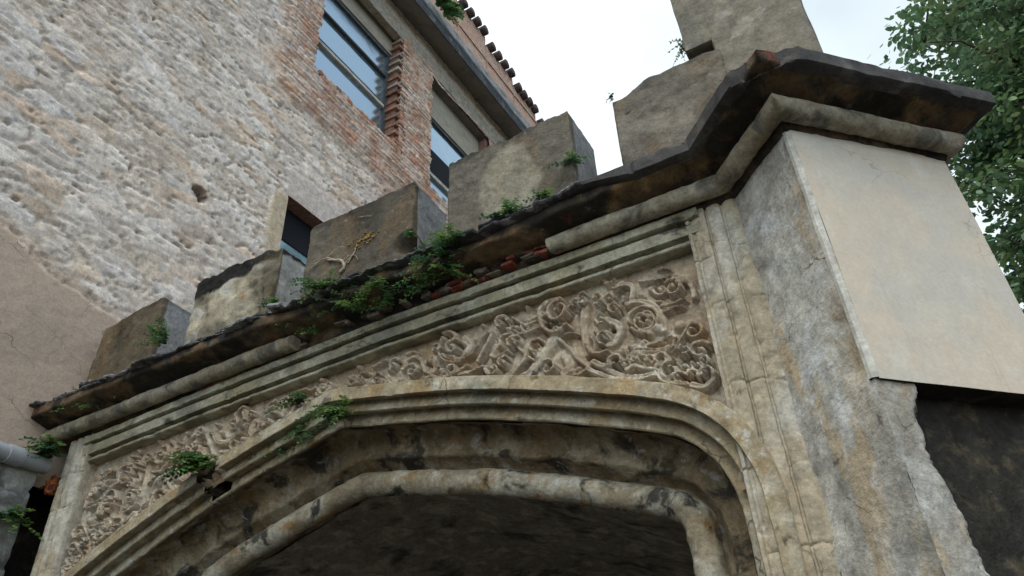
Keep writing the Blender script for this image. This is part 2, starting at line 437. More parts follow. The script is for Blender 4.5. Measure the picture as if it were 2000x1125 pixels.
M['moss'] = stone('dry_moss', (0.26, 0.165, 0.05), [((0.35, 0.26, 0.1), 0.015, .5, .62, I3, .8)], bump=((0.006, .6),))
M['root'] = stone('dry_root', (0.40, 0.35, 0.265), [((0.2, 0.16, 0.11), 0.02, .5, .64, I3, .7)], bump=((0.006, .4),))
M['recess_dark'] = stone('recess_dark', (0.03, 0.024, 0.018), [((0.08, 0.05, 0.035), 0.04, .52, .66, I3, .8)], bump=((0.02, .8),))
M['ground'] = stone('cobbles', (0.075, 0.068, 0.06), [((0.03, 0.028, 0.025), 0.3, .45, .6, I3, .8)], bump=((0.1, .5), (0.02, .3)))
M['bark'] = stone('bark', (0.09, 0.07, 0.05), [((0.16, 0.14, 0.11), 0.08, .5, .65, (1, 1, .3), .7)], bump=((0.04, .7),))

def leafmat(name, c1, c2, size):
    m, nt, b = new_mat(name); N, L = nt.nodes, nt.links
    a = N.new('ShaderNodeAttribute'); a.attribute_name = 'tint'
    L.new(a.outputs['Color'], b.inputs['Base Color'])
    b.inputs['Roughness'].default_value = .55
    b.inputs['Specular IOR Level'].default_value = .35
    tr = N.new('ShaderNodeBsdfTranslucent'); L.new(a.outputs['Color'], tr.inputs['Color'])
    ms = N.new('ShaderNodeMixShader'); ms.inputs[0].default_value = .3
    L.new(b.outputs[0], ms.inputs[1]); L.new(tr.outputs[0], ms.inputs[2])
    L.new(ms.outputs[0], N['Material Output'].inputs['Surface'])
    return m
M['leaf'] = leafmat('leaf', 0, 0, 0)
gm, nt, b = new_mat('window_glass')
b.inputs['Base Color'].default_value = (0.52, 0.68, 0.79, 1); b.inputs['Metallic'].default_value = .85
b.inputs['Roughness'].default_value = .12
n = nt.nodes.new('ShaderNodeTexNoise'); n.inputs['Scale'].default_value = 2.5
tcn = nt.nodes.new('ShaderNodeTexCoord'); nt.links.new(tcn.outputs['Object'], n.inputs['Vector'])
bp = nt.nodes.new('ShaderNodeBump'); bp.inputs['Strength'].default_value = .08; bp.inputs['Distance'].default_value = .05
nt.links.new(n.outputs['Fac'], bp.inputs['Height']); nt.links.new(bp.outputs[0], b.inputs['Normal'])
M['glass'] = gm

# ------------------------------------------------------------------ ground
n = 80
G = np.linspace(-1, 1, n); G = np.sign(G) * (np.abs(G) ** 3) * 600
A, B = np.meshgrid(G, G, indexing='ij')
V = np.stack([A.ravel(), B.ravel(), np.full(n * n, -1.6)], 1)
tag(mk('ground', V, grid_faces(n, n), M['ground']), 'grey cobbled ground in front of the stone gateway', 'ground', kind='structure')

# ================================================================== GATEWAY
gate = empty('stone_gateway', (-2.5, 0, -1.6), label='weathered carved stone gateway with battlements, arch and projecting corner pier', cat='gateway')
XC = -2.57
def sag(x):      # the old lintel is not quite level
    return np.interp(x, [-5, -4.6, -3.5, -2.2, -1.2, -.5], [-.055, -.045, .0, .028, .015, .008])

def dens0(P, st):
    P = np.asarray(P, float); return np.vstack([resample(P[i:i + 2], st)[:-1] for i in range(len(P) - 1)] + [P[-1:]])
# ---- cornice path in plan: facade, splayed pier side, pier front, pier back side
Cp = np.array([(-5.06, 0), (-.30, 0), (-.005, -.295), (.545, .255), (.12, .68)])
def miters(P):
    d = np.diff(P, axis=0); d /= np.linalg.norm(d, axis=1)[:, None]
    nrm = np.stack([d[:, 1], -d[:, 0]], 1)
    m = [nrm[0]]
    for i in range(1, len(P) - 1):
        b = nrm[i - 1] + nrm[i]; b /= np.linalg.norm(b)
        m.append(b / (b @ nrm[i]))
    m.append(nrm[-1])
    return np.array(m)
Cm = miters(Cp)
Q = 1 / math.sqrt(2)
Cm[3] = np.array([Q, -Q]) + .5 * np.array([Q, Q]); Cm[4] = .5 * np.array([Q, Q])
def cpath(step, s0=None, s1=None, segs=(0, 1, 2, 3)):
    base = []; mv = []; seg = []
    for i in segs:
        L = np.linalg.norm(Cp[i + 1] - Cp[i]); k = max(2, int(L / step))
        t = np.linspace(0, 1, k + 1)[:, None]
        base.append(Cp[i] * (1 - t) + Cp[i + 1] * t); mv.append(Cm[i] * (1 - t) + Cm[i + 1] * t); seg += [i] * (k + 1)
    return np.vstack(base), np.vstack(mv), np.array(seg)
def csweep(prof, step=.025, segs=(0, 1, 2, 3), xr=None):
    b, m, s = cpath(step, segs=segs)
    if xr is not None:
        k = (b[:, 0] >= xr[0]) & (b[:, 0] <= xr[1]) | ((s > 0) & (xr[1] > -.3))
        b, m = b[k], m[k]
    prof = np.asarray(prof, float)
    S = np.zeros((len(b), len(prof), 3))
    S[:, :, :2] = b[:, None, :] + prof[None, :, 0, None] * m[:, None, :]
    S[:, :, 2] = prof[None, :, 1]
    return S

# cornice bed
prof = resample(np.array([(-.02, 2.285), (.012, 2.29), (.022, 2.30), (.026, 2.325), (.03, 2.375), (.045, 2.392), (.075, 2.398), (.12, 2.41), (.175, 2.425), (.21, 2.432), (.205, 2.50)]), .018)
S = csweep(prof, .03)
V, F = loft(S, flip=True)
nn = fbm(V, .12, 4, 3)
V = V + .010 * vfbm(V, .07, 4, 11)
e_in = sstep(2.38, 2.42, V[:, 2]) * .022 * nn
V[:, 2] += e_in
gapm = sstep(-2.9, -2.8, V[:, 0]) * (1 - sstep(-1.2, -1.1, V[:, 0])) * (V[:, 1] < .1)
V[:, 1] += gapm * (.03 + .03 * fbm(V, .1, 4, 77)) * sstep(2.30, 2.36, V[:, 2])
mk('cornice', V, F, M['bed'], gate)

# slate lip: a dressed band round the pier, thin broken slates along the battlements
prof = dens0([(.19, 2.425), (.243, 2.428), (.252, 2.434), (.254, 2.50), (.248, 2.507), (.16, 2.525), (.05, 2.545), (-.05, 2.56)], .02)
S = csweep(prof, .02, xr=(-.93, 9))
V, F = loft(S, flip=True)
fac = np.tile(sstep(.12, .24, prof[:, 0]), len(S))
out = np.tile(np.array([0, -1., 0]), (len(V), 1)); out[V[:, 0] > -.42] = np.array([.3, -.95, 0])
V += out * (fac * (fbm(V * [1, 1, .2], .25, 3, 21) * .005 - np.clip(fbm(V, .07, 4, 22) - .25, 0, 1) * np.where(V[:, 0] > -.05, .03, .09)))[:, None]
V[:, 2] += .006 * fbm(V * [1, 1, 0], .4, 3, 25) + .002 * fbm(V, .03, 3, 26)
arc = np.where(V[:, 0] < -.42, V[:, 0] * 1.0, (V[:, 0] + V[:, 1] * .35) * 1.3)
blk = np.floor(arc / .31 + .2); bf = arc / .31 + .2 - blk
V += out * (fac * ((_hash(blk.astype(np.int64), blk.astype(np.int64) * 0, blk.astype(np.int64) * 0, 77) - .5) * .014 - .016 * np.exp(-(np.minimum(bf, 1 - bf) * .31 / .007) ** 2)))[:, None]
V[:, 2] += fac * (_hash(blk.astype(np.int64), blk.astype(np.int64) * 0 + 1, blk.astype(np.int64) * 0, 78) - .5) * .010
left = sstep(-.6, -.93, V[:, 0]) * (V[:, 1] < -.1)
V[:, 2] += left * sstep(2.51, 2.43, V[:, 2]) * .05
cl = -.515 + .03 * fbm(V, .07, 3, 23)              # the pier's corner is knocked off
V[:, 1] = np.maximum(V[:, 1], np.where(V[:, 0] > -.42, cl, -9))
V[:, 1] = np.where((V[:, 0] > -.42) & (V[:, 1] < -.49), V[:, 1] + .02 * fbm(V, .04, 3, 24), V[:, 1])
mk('slate_edge', V, F, M['fascia_slate'], gate, sharp=35)
for li, (e, z0, th, sd_) in enumerate(((.245, 2.488, .020, 21), (.205, 2.512, .022, 51))):
    bx_ = np.arange(-5.04, -.86, .012)
    # slates of uneven length, each broken back differently
    r_ = random.Random(sd_); cuts = [-5.1]
    while cuts[-1] < -.8: cuts.append(cuts[-1] + r_.uniform(.10, .34))
    idx = np.searchsorted(cuts, bx_) - 1
    ej = np.array([r_.uniform(-.035, .02) for _ in cuts])[idx]; zj = np.array([r_.uniform(-.010, .010) for _ in cuts])[idx]; tj = np.array([r_.uniform(-.01, .012) for _ in cuts])[idx]
    pq = np.stack([bx_, bx_ * 0, bx_ * 0], 1)
    ee = e + ej + .030 * fbm(pq, .09, 4, sd_ + 1) + .014 * fbm(pq, .025, 3, sd_ + 2)
    zz0 = z0 + zj + .028 * fbm(pq, .7, 2, 700) + .010 * fbm(pq, .12, 3, sd_ + 3)
    pr = np.array([(-.25, .0), (-.06, -.004), (-.008, 0), (0, .3), (-.004, .8), (-.02, 1.), (-.07, 1.15), (-.25, 1.5)])
    S = np.zeros((len(bx_), len(pr), 3)); S[:, :, 0] = bx_[:, None]; S[:, :, 1] = -(ee[:, None] + pr[None, :, 0]); S[:, :, 2] = zz0[:, None] + pr[None, :, 1] * (th + tj)[:, None]
    V, F = loft(S, flip=True); V = V + .004 * vfbm(V, .03, 3, sd_ + 5)
    mk('slate_edge', V, F, M['slate'], gate, sharp=35)

# roll moulding (broken away in the middle)
ang = np.radians(np.linspace(150, -150, 15))
def roll(name, xr, seed):
    prof = np.stack([.062 + .05 * np.cos(ang), 2.35 + .048 * np.sin(ang)], 1)
    S = csweep(prof, .02, xr=xr)
    V, F = loft(S)
    V = V + .007 * vfbm(V, .09, 4, seed) + .004 * vfbm(V, .025, 3, seed + 3)
    V[:, 2] += sag(V[:, 0]) * .4
    # rough closing faces
    k = len(prof); caps = [tuple(range(k)), tuple((len(S) - 1) * k + j for j in range(k))[::-1]]
    return mk(name, V, [tuple(f) for f in F] + caps, M['moulding'], gate, sharp=60)
roll('roll_moulding', (-5.05, -2.83), 31)
roll('roll_moulding', (-1.17, 9), 41)

# exposed bricks and rubble where the roll has fallen
acc = Acc(); rnd = random.Random(5)
for i in range(46):
    x = rnd.uniform(-1.95, -1.1) if i < 34 else rnd.uniform(-2.85, -1.9)
    z = 2.325 + rnd.random() * .075; w = rnd.uniform(.03, .1); h = rnd.uniform(.018, .035); y = -.03 - rnd.random() * .045
    V, F = rbox(x, x + w, y, .03, z, z + h, .02, .008, .02, i, .04)
    t = rnd.random()
    c = np.array([.20, .058, .04]) * (0.45 + .8 * rnd.random()) if t < .75 and i < 34 else np.array([.16, .13, .1]) * (.4 + rnd.random())
    ab = Acc(); ab.add(V, F, c); ab.done('broken_brick', M['brick'], gate)

# architrave above the carved panel
prof = [(-.13, 2.126), (-.03, 2.12), (.0, 2.120), (.006, 2.124), (.008, 2.137), (-.002, 2.141), (-.05, 2.142), (-.052, 2.168), (.004, 2.166), (.014, 2.168), (.018, 2.224), (.010, 2.229), (-.03, 2.228), (-.032, 2.246), (.022, 2.246), (.030, 2.25), (.032, 2.29), (.024, 2.298), (.0, 2.312), (-.02, 2.318)]
prof = np.array(prof)
prof = np.vstack([resample(prof[i:i + 2], .014)[:-1] for i in range(len(prof) - 1)] + [prof[-1:]])
b = np.linspace(-4.66, -.47, 190)
S = np.zeros((len(b), len(prof), 3)); S[:, :, 0] = b[:, None]; S[:, :, 1] = -prof[None, :, 0]; S[:, :, 2] = prof[None, :, 1] + sag(b)[:, None]
V, F = loft(S, flip=True)
V = V + .0035 * vfbm(V, .08, 4, 61) + .0018 * vfbm(V, .02, 3, 62)
nick = np.clip(fbm(V, .06, 3, 64) - .28, 0, 1) * .03
V[:, 1] += nick
mk('architrave', V, F, M['architrave'], gate, sharp=30)

# jambs
def jamb(side):
    P = [(0, .10), (0, .0), (.004, -.012), (.018, -.014), (.024, -.002), (.03, .004), (.034, .0), (.040, -.012), (.075, -.026), (.086, -.030), (.092, -.022), (.094, .008), (.102, .010), (.106, -.010), (.13, -.024), (.155, -.020), (.166, -.004), (.168, .016), (.176, .016), (.18, .0), (.20, -.018), (.222, -.018), (.236, -.006)]
    P = [(a_, b_ if b_ > .05 or a_ < .025 else -.008 + (b_ + .008) * .5) for a_, b_ in P]
    if side < 0: P += [(.252, .005), (.256, .05), (.256, .55)]
    else: P += [(.26, .004)]
    P = np.array(P); P = np.vstack([resample(P[i:i + 2], .02)[:-1] for i in range(len(P) - 1)] + [P[-1:]])
    z = np.r_[np.linspace(-1.6, .3, 60)[:-1], np.linspace(.3, 2.33 if side > 0 else 2.27, 330)]
    S = np.zeros((len(z), len(P), 3))
    S[:, :, 0] = (-.538 + P[:, 0]) if side > 0 else (-4.60 - P[:, 0]); S[:, :, 1] = P[None, :, 1]; S[:, :, 2] = z[:, None]
    V, F = loft(S, flip=(side < 0))
    V = V + .0035 * vfbm(V, .09, 4, 71 + side) + .002 * vfbm(V, .025, 3, 75)
    # masonry joints
    for zj in (2.0, 1.78, 1.39, 1.06, .75, .3, -.2, -.7):
        zz = zj + .05 * fbm(V * [1, 0, 0], .12, 2, int(zj * 50) + 200)
        V[:, 1] += np.clip(.007 + .012 * fbm(V * [1, .3, 1], .06, 2, 207), .0, .02) * np.exp(-((V[:, 2] - zz) / .0055) ** 2)
    nick = np.clip(fbm(V, .07, 3, 79) - .3, 0, 1) * .03; V[:, 1] += nick
    return mk('jamb', V, F, M['jamb'], gate, sharp=35)
jamb(1); jamb(-1)

# ---- arch path (half), outwards normal offset d
half = catmull(np.array([(0, 1.803), (.18, 1.762), (.5, 1.69), (.8, 1.615), (1.17, 1.495), (1.45, 1.39), (1.62, 1.322), (1.76, 1.258), (1.865, 1.18), (1.94, 1.075), (1.98, .95), (1.99, .80), (1.99, .3), (1.99, -.6), (1.99, -1.6)]), 12)
half = resample(half, .02)
full = np.vstack([half[::-1] * [-1, 1], half[1:]])
tg = np.gradient(full, axis=0); tg /= np.linalg.norm(tg, axis=1)[:, None]
# smooth the normals a little so that inner offsets do not cross
for _ in range(4):
    tg[1:-1] = (tg[:-2] + 2 * tg[1:-1] + tg[2:]) / 4
tg /= np.linalg.norm(tg, axis=1)[:, None]
nr = np.stack([-tg[:, 1], tg[:, 0]], 1)
nr[nr[:, 1] < -.2] *= -1
def tilt(x): return .025 * (x - XC)
def arch_sections(prof):
    prof = np.asarray(prof, float)
    S = np.zeros((len(full), len(prof), 3))
    xz = full[:, None, :] + prof[None, :, 0, None] * nr[:, None, :]
    ins = prof[:, 0] < -.1
    # keep inner offsets from folding at the shoulder
    S[:, :, 0] = XC + xz[:, :, 0]; S[:, :, 2] = xz[:, :, 1] + tilt(S[:, :, 0]); S[:, :, 1] = prof[None, :, 1]
    return S
def dens(P, st):
    P = np.asarray(P, float); return np.vstack([resample(P[i:i + 2], st)[:-1] for i in range(len(P) - 1)] + [P[-1:]])

# hood and stepped fillets
hood = dens([(.183, .085), (.182, -.022), (.176, -.030), (.110, -.032), (.107, -.026), (.119, .032), (.060, .020), (.056, .026), (.070, .087), (.008, .074), (.002, .080), (.008, .125)], .012)
S = arch_sections(hood)
V, F = loft(S, flip=True)
ns, k = S.shape[:2]
V = V + .003 * vfbm(V, .09, 4, 81) + .0018 * vfbm(V, .022, 3, 82)
nick = np.clip(fbm(V, .08, 3, 84) - .33, 0, 1) * .05; V[:, 1] += nick; V[:, 2] += nick * .3
cx = S[:, :, 0].mean(1); c2 = (cx[:-1] + cx[1:]) / 2
zz = S[:, :, 2].mean(1)[:-1]
brk = (c2 > -3.50) & (c2 < -3.30)
d2 = (hood[:-1, 0] + hood[1:, 0]) / 2
jn = fbm(np.stack([np.tile(d2, (ns - 1, 1)).ravel() * 10, np.repeat(c2, k - 1) * 12, np.zeros((ns - 1) * (k - 1))], 1), 1, 3, 9).reshape(ns - 1, k - 1)
wid = .085 + .05 * jn
hole = (np.abs(c2[:, None] + 3.40) < wid) & (d2[None, :] > .02) & (zz[:, None] > 1.2)
mk('hood_moulding', V, F[~hole.ravel()], M['carved'], gate, sharp=30)

# hollow between the fillets and the inner roll
cav = dens([(-.001, .10), (.0, .125), (.014, .15), (.02, .185), (.012, .22), (-.015, .252), (-.055, .272), (-.088, .278), (-.098, .272), (-.106, .274), (-.112, .285), (-.118, .305), (-.15, .36), (-.24, .42)], .016)
S = arch_sections(cav); V, F = loft(S, flip=True)
V = V + .012 * vfbm(V, .12, 4, 91) + .006 * vfbm(V, .04, 3, 92)
mk('hollow_moulding', V, F, M['inner'], gate)

# inner roll and soffit; built on a gentler shoulder of its own
halfi = catmull(np.array([(0, 1.565), (.31, 1.50), (.8, 1.375), (1.16, 1.255), (1.48, 1.135), (1.66, 1.062), (1.725, 1.022), (1.752, .965), (1.762, .86), (1.77, .3), (1.77, -1.6)]), 12)
halfi = resample(halfi, .02)
fulli = np.vstack([halfi[::-1] * [-1, 1], halfi[1:]])
tgi = np.gradient(fulli, axis=0); tgi /= np.linalg.norm(tgi, axis=1)[:, None]
for _ in range(2):
    tgi[1:-1] = (tgi[:-2] + 2 * tgi[1:-1] + tgi[2:]) / 4
tgi /= np.linalg.norm(tgi, axis=1)[:, None]
nri = np.stack([-tgi[:, 1], tgi[:, 0]], 1)
a = np.radians(np.linspace(100, -95, 14))
rp = np.stack([.062 * np.sin(a), .325 - .066 * np.cos(a)], 1)
rp = np.vstack([[(.09, .40), (.075, .36)], rp, [(-.052, .35), (-.03, .385), (.02, .43), (.09, .5), (.10, .62)]])
S = np.zeros((len(fulli), len(rp), 3)); xz = fulli[:, None, :] + rp[None, :, 0, None] * nri[:, None, :]
S[:, :, 0] = XC + xz[:, :, 0]; S[:, :, 2] = xz[:, :, 1] + tilt(S[:, :, 0]); S[:, :, 1] = rp[None, :, 1]
V, F = loft(S, flip=True)
V = V + .010 * vfbm(V, .12, 4, 95) + .006 * vfbm(V, .035, 3, 96)
mk('inner_roll', V, F, M['torus'], gate)

# ---- carved spandrel panel
GX = np.arange(-4.63, -.515, .0055); GZ = np.arange(1.0, 2.165, .0055)
X, Z = np.meshgrid(GX, GZ, indexing='ij')
Hh = np.zeros_like(X); PIT = np.zeros_like(X)
PY = .062
def p2(u, v):
    p = px(u, v, (0, 1, 0), PY - .02); return p[0], p[2]
def stamp(fn, xa, xb, za, zb, mirror=True):
    for mir in ((0, 1) if mirror else (0,)):
        a, b = (xa, xb) if not mir else (2 * XC - xb, 2 * XC - xa)
        i0, i1 = np.searchsorted(GX, a), np.searchsorted(GX, b); j0, j1 = np.searchsorted(GZ, za - .12), np.searchsorted(GZ, zb + .12)
        if i1 <= i0 or j1 <= j0: continue
        xs = X[i0:i1, j0:j1]; zs = Z[i0:i1, j0:j1] - (tilt(xs) * 0 if not mir else (tilt(xs) - tilt(2 * XC - xs)))
        if mir: xs = 2 * XC - xs
        h, mode = fn(xs, zs)
        if mode == 'max': Hh[i0:i1, j0:j1] = np.maximum(Hh[i0:i1, j0:j1], h)
        elif mode == 'pit': PIT[i0:i1, j0:j1] = np.maximum(PIT[i0:i1, j0:j1], h)
def stroke(pts, w0, w1=None, h=.035, groove=0.22, world=False, power=.36, mid=None):
    """rounded ribbon along points (photo pixels of the right half, or world x,z)"""
    P = np.array(pts if world else [p2(*q) for q in pts])
    P = resample(catmull(P, 8), .007)
    w1 = w0 if w1 is None else w1
    t = np.linspace(0, 1, len(P))
    W = (w0 + (w1 - w0) * t) * .92
    if mid: W = W + (mid - (w0 + w1) / 2) * np.sin(np.pi * t)
    mw = W.max() + .01
    def fn(xs, zs):
        best = np.full(xs.shape, 9.0)
        for (x, z), w in zip(P, W):
            d = np.hypot(xs - x, zs - z) / max(w, .003)
            best = np.minimum(best, d)
        hh = h * np.clip(1 - best ** 2.4, 0, 1) ** power
        if groove: hh = np.where(best < .95, hh * (1 - groove * np.exp(-(best / .3) ** 2)), hh)
        return hh, 'max'
    stamp(fn, P[:, 0].min() - mw, P[:, 0].max() + mw, P[:, 1].min() - mw, P[:, 1].max() + mw)
def blob(u, v, r, h=.04, world=False):
    x, z = (u, v) if world else p2(u, v)
    def fn(xs, zs):
        d = np.hypot(xs - x, zs - z) / r
        return h * np.clip(1 - d ** 2, 0, 1) ** .6, 'max'
    stamp(fn, x - r, x + r, z - r, z + r)
def pit(u, v, r, h=.03, world=False):
    x, z = (u, v) if world else p2(u, v)
    def fn(xs, zs):
        d = np.hypot(xs - x, zs - z) / r
        return h * np.exp(-d ** 2 * 2), 'pit'
    stamp(fn, x - 2 * r, x + 2 * r, z - 2 * r, z + 2 * r)
def spiral(u, v, r, a0, turns, w, h=.045, cw=1, world=False):
    """volute about a centre: r in metres, a0 start angle"""
    x, z = (u, v) if world else p2(u, v)
    t = np.linspace(0, 1, 26)
    rr = r * (1 - t) ** .8 + .004
    an = math.radians(a0) + cw * t * turns * 2 * np.pi
    stroke(np.stack([x + rr * np.cos(an), z + rr * np.sin(an)], 1), w, w * .6, h, world=True)
    blob(x, z, w * 1.1, h * 1.15, world=True)

# traced motifs of the right spandrel
spiral(1096, 611, .062, 100, 1.35, .014, .06)                                   # great volute
stroke([(1097, 588), (1075, 592), (1058, 610), (1062, 640), (1085, 652), (1112, 640)], .016, .012, .055)
stroke([(1062, 616), (1046, 628), (1025, 632), (1003, 624)], .022, .008, .045, .5)
stroke([(1064, 634), (1045, 642), (1022, 650), (1006, 655)], .02, .008, .045, .5)
stroke([(1080, 590), (1068, 600), (1050, 608)], .014, .008, .04)
stroke([(1085, 656), (1105, 676), (1128, 700), (1148, 716)], .012, .012, .04)      # diagonal stem
stroke([(1080, 662), (1060, 690), (1052, 712), (1062, 735)], .05, .03, .034, 0, power=.8)
stroke([(1105, 690), (1112, 712), (1100, 728)], .045, .03, .032, power=.8)
spiral(1050, 680, .036, 20, 1.2, .011, .055); spiral(1046, 694, .024, 200, 1.0, .009, .045)
spiral(1074, 722, .042, 160, 1.3, .012, .06, -1); blob(1118, 727, .024, .05); blob(1130, 722, .02, .045)
stroke([(1056, 735), (1085, 738), (1110, 736), (1138, 728), (1150, 716)], .014, .01, .045)
stroke([(1142, 596), (1140, 640), (1146, 680), (1150, 712)], .035, .02, .034, power=.8)  # calyx
stroke([(1166, 622), (1190, 625), (1210, 640), (1200, 668), (1186, 672)], .03, .022, .03, power=.8)
spiral(1178, 628, .026, 90, 1.1, .010, .06); blob(1172, 638, .016, .055); spiral(1180, 660, .030, 250, 1.2, .010, .05, -1)
stroke([(1148, 676), (1156, 690), (1175, 694), (1192, 690)], .014, .008, .055)
blob(1166, 652, .016, .05); blob(1186, 650, .014, .045)
for (u, v) in ((1142, 588), (1168, 586), (1194, 592), (1204, 604), (1130, 598)):
    spiral(u, v, .028, (u * 7) % 360, 1.1, .010, .055)
stroke([(1200, 566), (1220, 556), (1236, 562), (1234, 590)], .012, .02, .04)
stroke([(1205, 560), (1218, 552)], .01, .006, .04); stroke([(1186, 556), (1202, 547)], .012, .006, .04)
# rosette
t = np.linspace(0, 2 * np.pi, 40); xr, zr = p2(1257, 624)
stroke(np.stack([xr + .066 * np.cos(t), zr + .066 * np.sin(t)], 1), .010, .010, .05, world=True)
stroke(np.stack([xr + .046 * np.cos(t), zr + .046 * np.sin(t)], 1), .008, .008, .036, world=True)
for kx in range(5):
    an = kx * 2 * np.pi / 5 + .4
    blob(xr + .024 * np.cos(an), zr + .024 * np.sin(an), .017, .055, True)
blob(1252, 650, .025, .06); blob(1284, 640, .027, .062); blob(1268, 650, .02, .05)
stroke([(1226, 596), (1248, 588), (1275, 596), (1290, 616), (1296, 642)], .016, .022, .045)
stroke([(1298, 606), (1318, 602), (1336, 600)], .016, .006, .05, .5); stroke([(1292, 596), (1315, 592), (1340, 586)], .012, .006, .04)
stroke([(1230, 700), (1246, 684), (1280, 684), (1306, 676), (1322, 660)], .018, .008, .05, .5)  # ribbed swoosh
stroke([(1236, 690), (1262, 692), (1296, 686), (1318, 672)], .018, .008, .045, .5)
stroke([(1232, 680), (1250, 676), (1285, 668), (1312, 655)], .016, .006, .04)
spiral(1242, 700, .026, 30, 1.0, .010, .05); spiral(1268, 704, .024, 300, 1.1, .009, .05)
spiral(1356, 650, .040, 80, 1.2, .013, .06, -1); spiral(1370, 688, .04, 20, 1.2, .013, .06); spiral(1340, 686, .026, 120, 1.1, .010, .055)
blob(1326, 634, .03, .045); stroke([(1350, 628), (1338, 650), (1322, 676), (1314, 690)], .010, .008, .045)
stroke([(1250, 552), (1275, 548), (1300, 545), (1312, 540)], .010, .006, .045); stroke([(1300, 552), (1310, 546), (1330, 546)], .012, .01, .04)
spiral(1290, 566, .03, 140, 1.1, .012, .055); spiral(1316, 566, .034, 40, 1.2, .012, .055, -1); blob(1272, 564, .022, .045)
stroke([(1322, 552), (1342, 550), (1352, 562), (1356, 580)], .012, .016, .04)
stroke([(1150, 722), (1170, 732), (1205, 742), (1245, 744), (1285, 736)], .016, .012, .055)     # bottom crescents
stroke([(1190, 724), (1215, 734), (1250, 736), (1284, 728)], .016, .010, .045)
spiral(1206, 708, .032, 200, 1.2, .012, .058, -1); blob(1212, 690, .022, .045); stroke([(1160, 708), (1180, 716), (1196, 712)], .02, .012, .045)
stroke([(1226, 724), (1240, 716), (1262, 722), (1284, 722)], .016, .01, .05)
spiral(1290, 702, .03, 320, 1.1, .011, .055); stroke([(1284, 716), (1300, 712), (1322, 706)], .014, .006, .055)
spiral(1312, 728, .04, 100, 1.25, .013, .06); stroke([(1286, 728), (1296, 744), (1318, 752), (1345, 754)], .018, .014, .055)
for (u, v) in ((1340, 722), (1354, 736), (1368, 718), (1382, 732), (1330, 742), (1376, 708)):
    spiral(u, v, .026, (u * 13) % 360, 1.0, .010, .056)
stroke([(1355, 756), (1378, 758), (1394, 746), (1398, 730)], .02, .012, .05)
# middle part
stroke([(870, 654), (880, 650), (892, 656), (888, 668)], .012, .014, .05)
stroke([(868, 664), (862, 684), (870, 702), (895, 706), (920, 694), (934, 680), (944, 660), (954, 650)], .018, .014, .055, .4)
stroke([(880, 696), (900, 700), (922, 688)], .012, .008, .045)
spiral(888, 680, .036, 60, 1.25, .013, .06); blob(864, 684, .016, .05); stroke([(905, 662), (915, 672), (910, 685)], .035, .02, .028, power=.8)
stroke([(962, 650), (956, 668), (945, 690), (936, 708)], .016, .012, .045)
spiral(982, 634, .036, 0, 1.1, .014, .055); blob(996, 646, .02, .05); blob(945, 638, .016, .045)
stroke([(978, 676), (980, 664), (992, 656), (1004, 654)], .014, .01, .05); stroke([(970, 700), (985, 694), (996, 690)], .016, .008, .05)
spiral(1008, 668, .034, 220, 1.2, .012, .06, -1); spiral(1008, 650, .02, 90, 1.0, .009, .05)
stroke([(962, 694), (968, 680), (972, 664)], .02, .012, .04)
spiral(985, 710, .026, 45, 1.1, .011, .055); spiral(966, 724, .032, 150, 1.2, .012, .055); blob(946, 720, .02, .05)
stroke([(904, 736), (925, 730), (942, 722)], .016, .01, .055); stroke([(876, 732), (896, 726), (916, 716)], .02, .012, .045)
spiral(882, 722, .028, 270, 1.1, .012, .055); blob(862, 724, .022, .045)
stroke([(995, 738), (1010, 720), (1026, 702), (1030, 684)], .02, .014, .042); stroke([(1020, 738), (1036, 728), (1044, 712)], .03, .02, .034)
stroke([(832, 742), (846, 736), (860, 742), (880, 744)], .014, .012, .05)
stroke([(796, 692), (808, 688), (818, 692)], .014, .008, .045); stroke([(798, 702), (812, 696), (824, 706), (830, 722), (840, 730)], .016, .012, .045)
spiral(806, 726, .034, 100, 1.2, .013, .058, -1); stroke([(786, 722), (796, 716), (804, 712)], .014, .006, .05)
stroke([(844, 700), (850, 712), (846, 724)], .03, .02, .032); blob(836, 706, .02, .04); blob(762, 724, .018, .05); spiral(770, 712, .03, 30, 1.1, .012, .05)
stroke([(728, 716), (742, 712), (756, 706)], .012, .006, .045); stroke([(706, 730), (720, 728)], .012, .006, .05)
spiral(738, 742, .03, 80, 1.1, .012, .052); spiral(690, 742, .032, 200, 1.2, .013, .055); blob(716, 744, .02, .045); spiral(712, 762, .024, 10, 1., .010, .045)
stroke([(772, 752), (760, 742), (752, 728)], .03, .018, .036); blob(780, 742, .024, .042); blob(700, 718, .02, .04)
for (u, v) in ((1010, 640), (930, 664), (1030, 600), (1120, 560), (1180, 546), (1250, 576)): blob(u, v, .018, .035)
for (u, v) in ((895, 676), (864, 690), (882, 722), (1100, 612), (1076, 722), (1052, 682), (1257, 624), (1356, 652), (1206, 708), (1150, 700), (1330, 692), (930, 676), (806, 728), (1312, 730), (1290, 702), (946, 726), (970, 668), (1014, 664), (1194, 640), (1230, 640), (1296, 660), (1320, 715)):
    pit(u, v, .013, .035)
rs = random.Random(8)
for i in range(100):     # small leaves filling the rest
    x = rs.uniform(XC, -.56); z = rs.uniform(1.45, 2.08)
    k0, k1 = np.searchsorted(GX, x), np.searchsorted(GZ, z)
    if k0 < len(GX) and k1 < len(GZ) and Hh[k0, k1] < .012:
        an = rs.uniform(0, 6.28); l = rs.uniform(.025, .05)
        if rs.random() < .55:
            stroke([(x - l * math.cos(an), z - l * math.sin(an)), (x + .01 * math.sin(an), z + .01 * math.cos(an)), (x + l * math.cos(an), z + l * math.sin(an))], .012, .005, .032, .4, True)
        else: spiral(x, z, rs.uniform(.018, .028), rs.uniform(0, 360), 1.05, .009, .042, world=True)
P3 = np.stack([X.ravel(), np.zeros(X.size), Z.ravel()], 1)
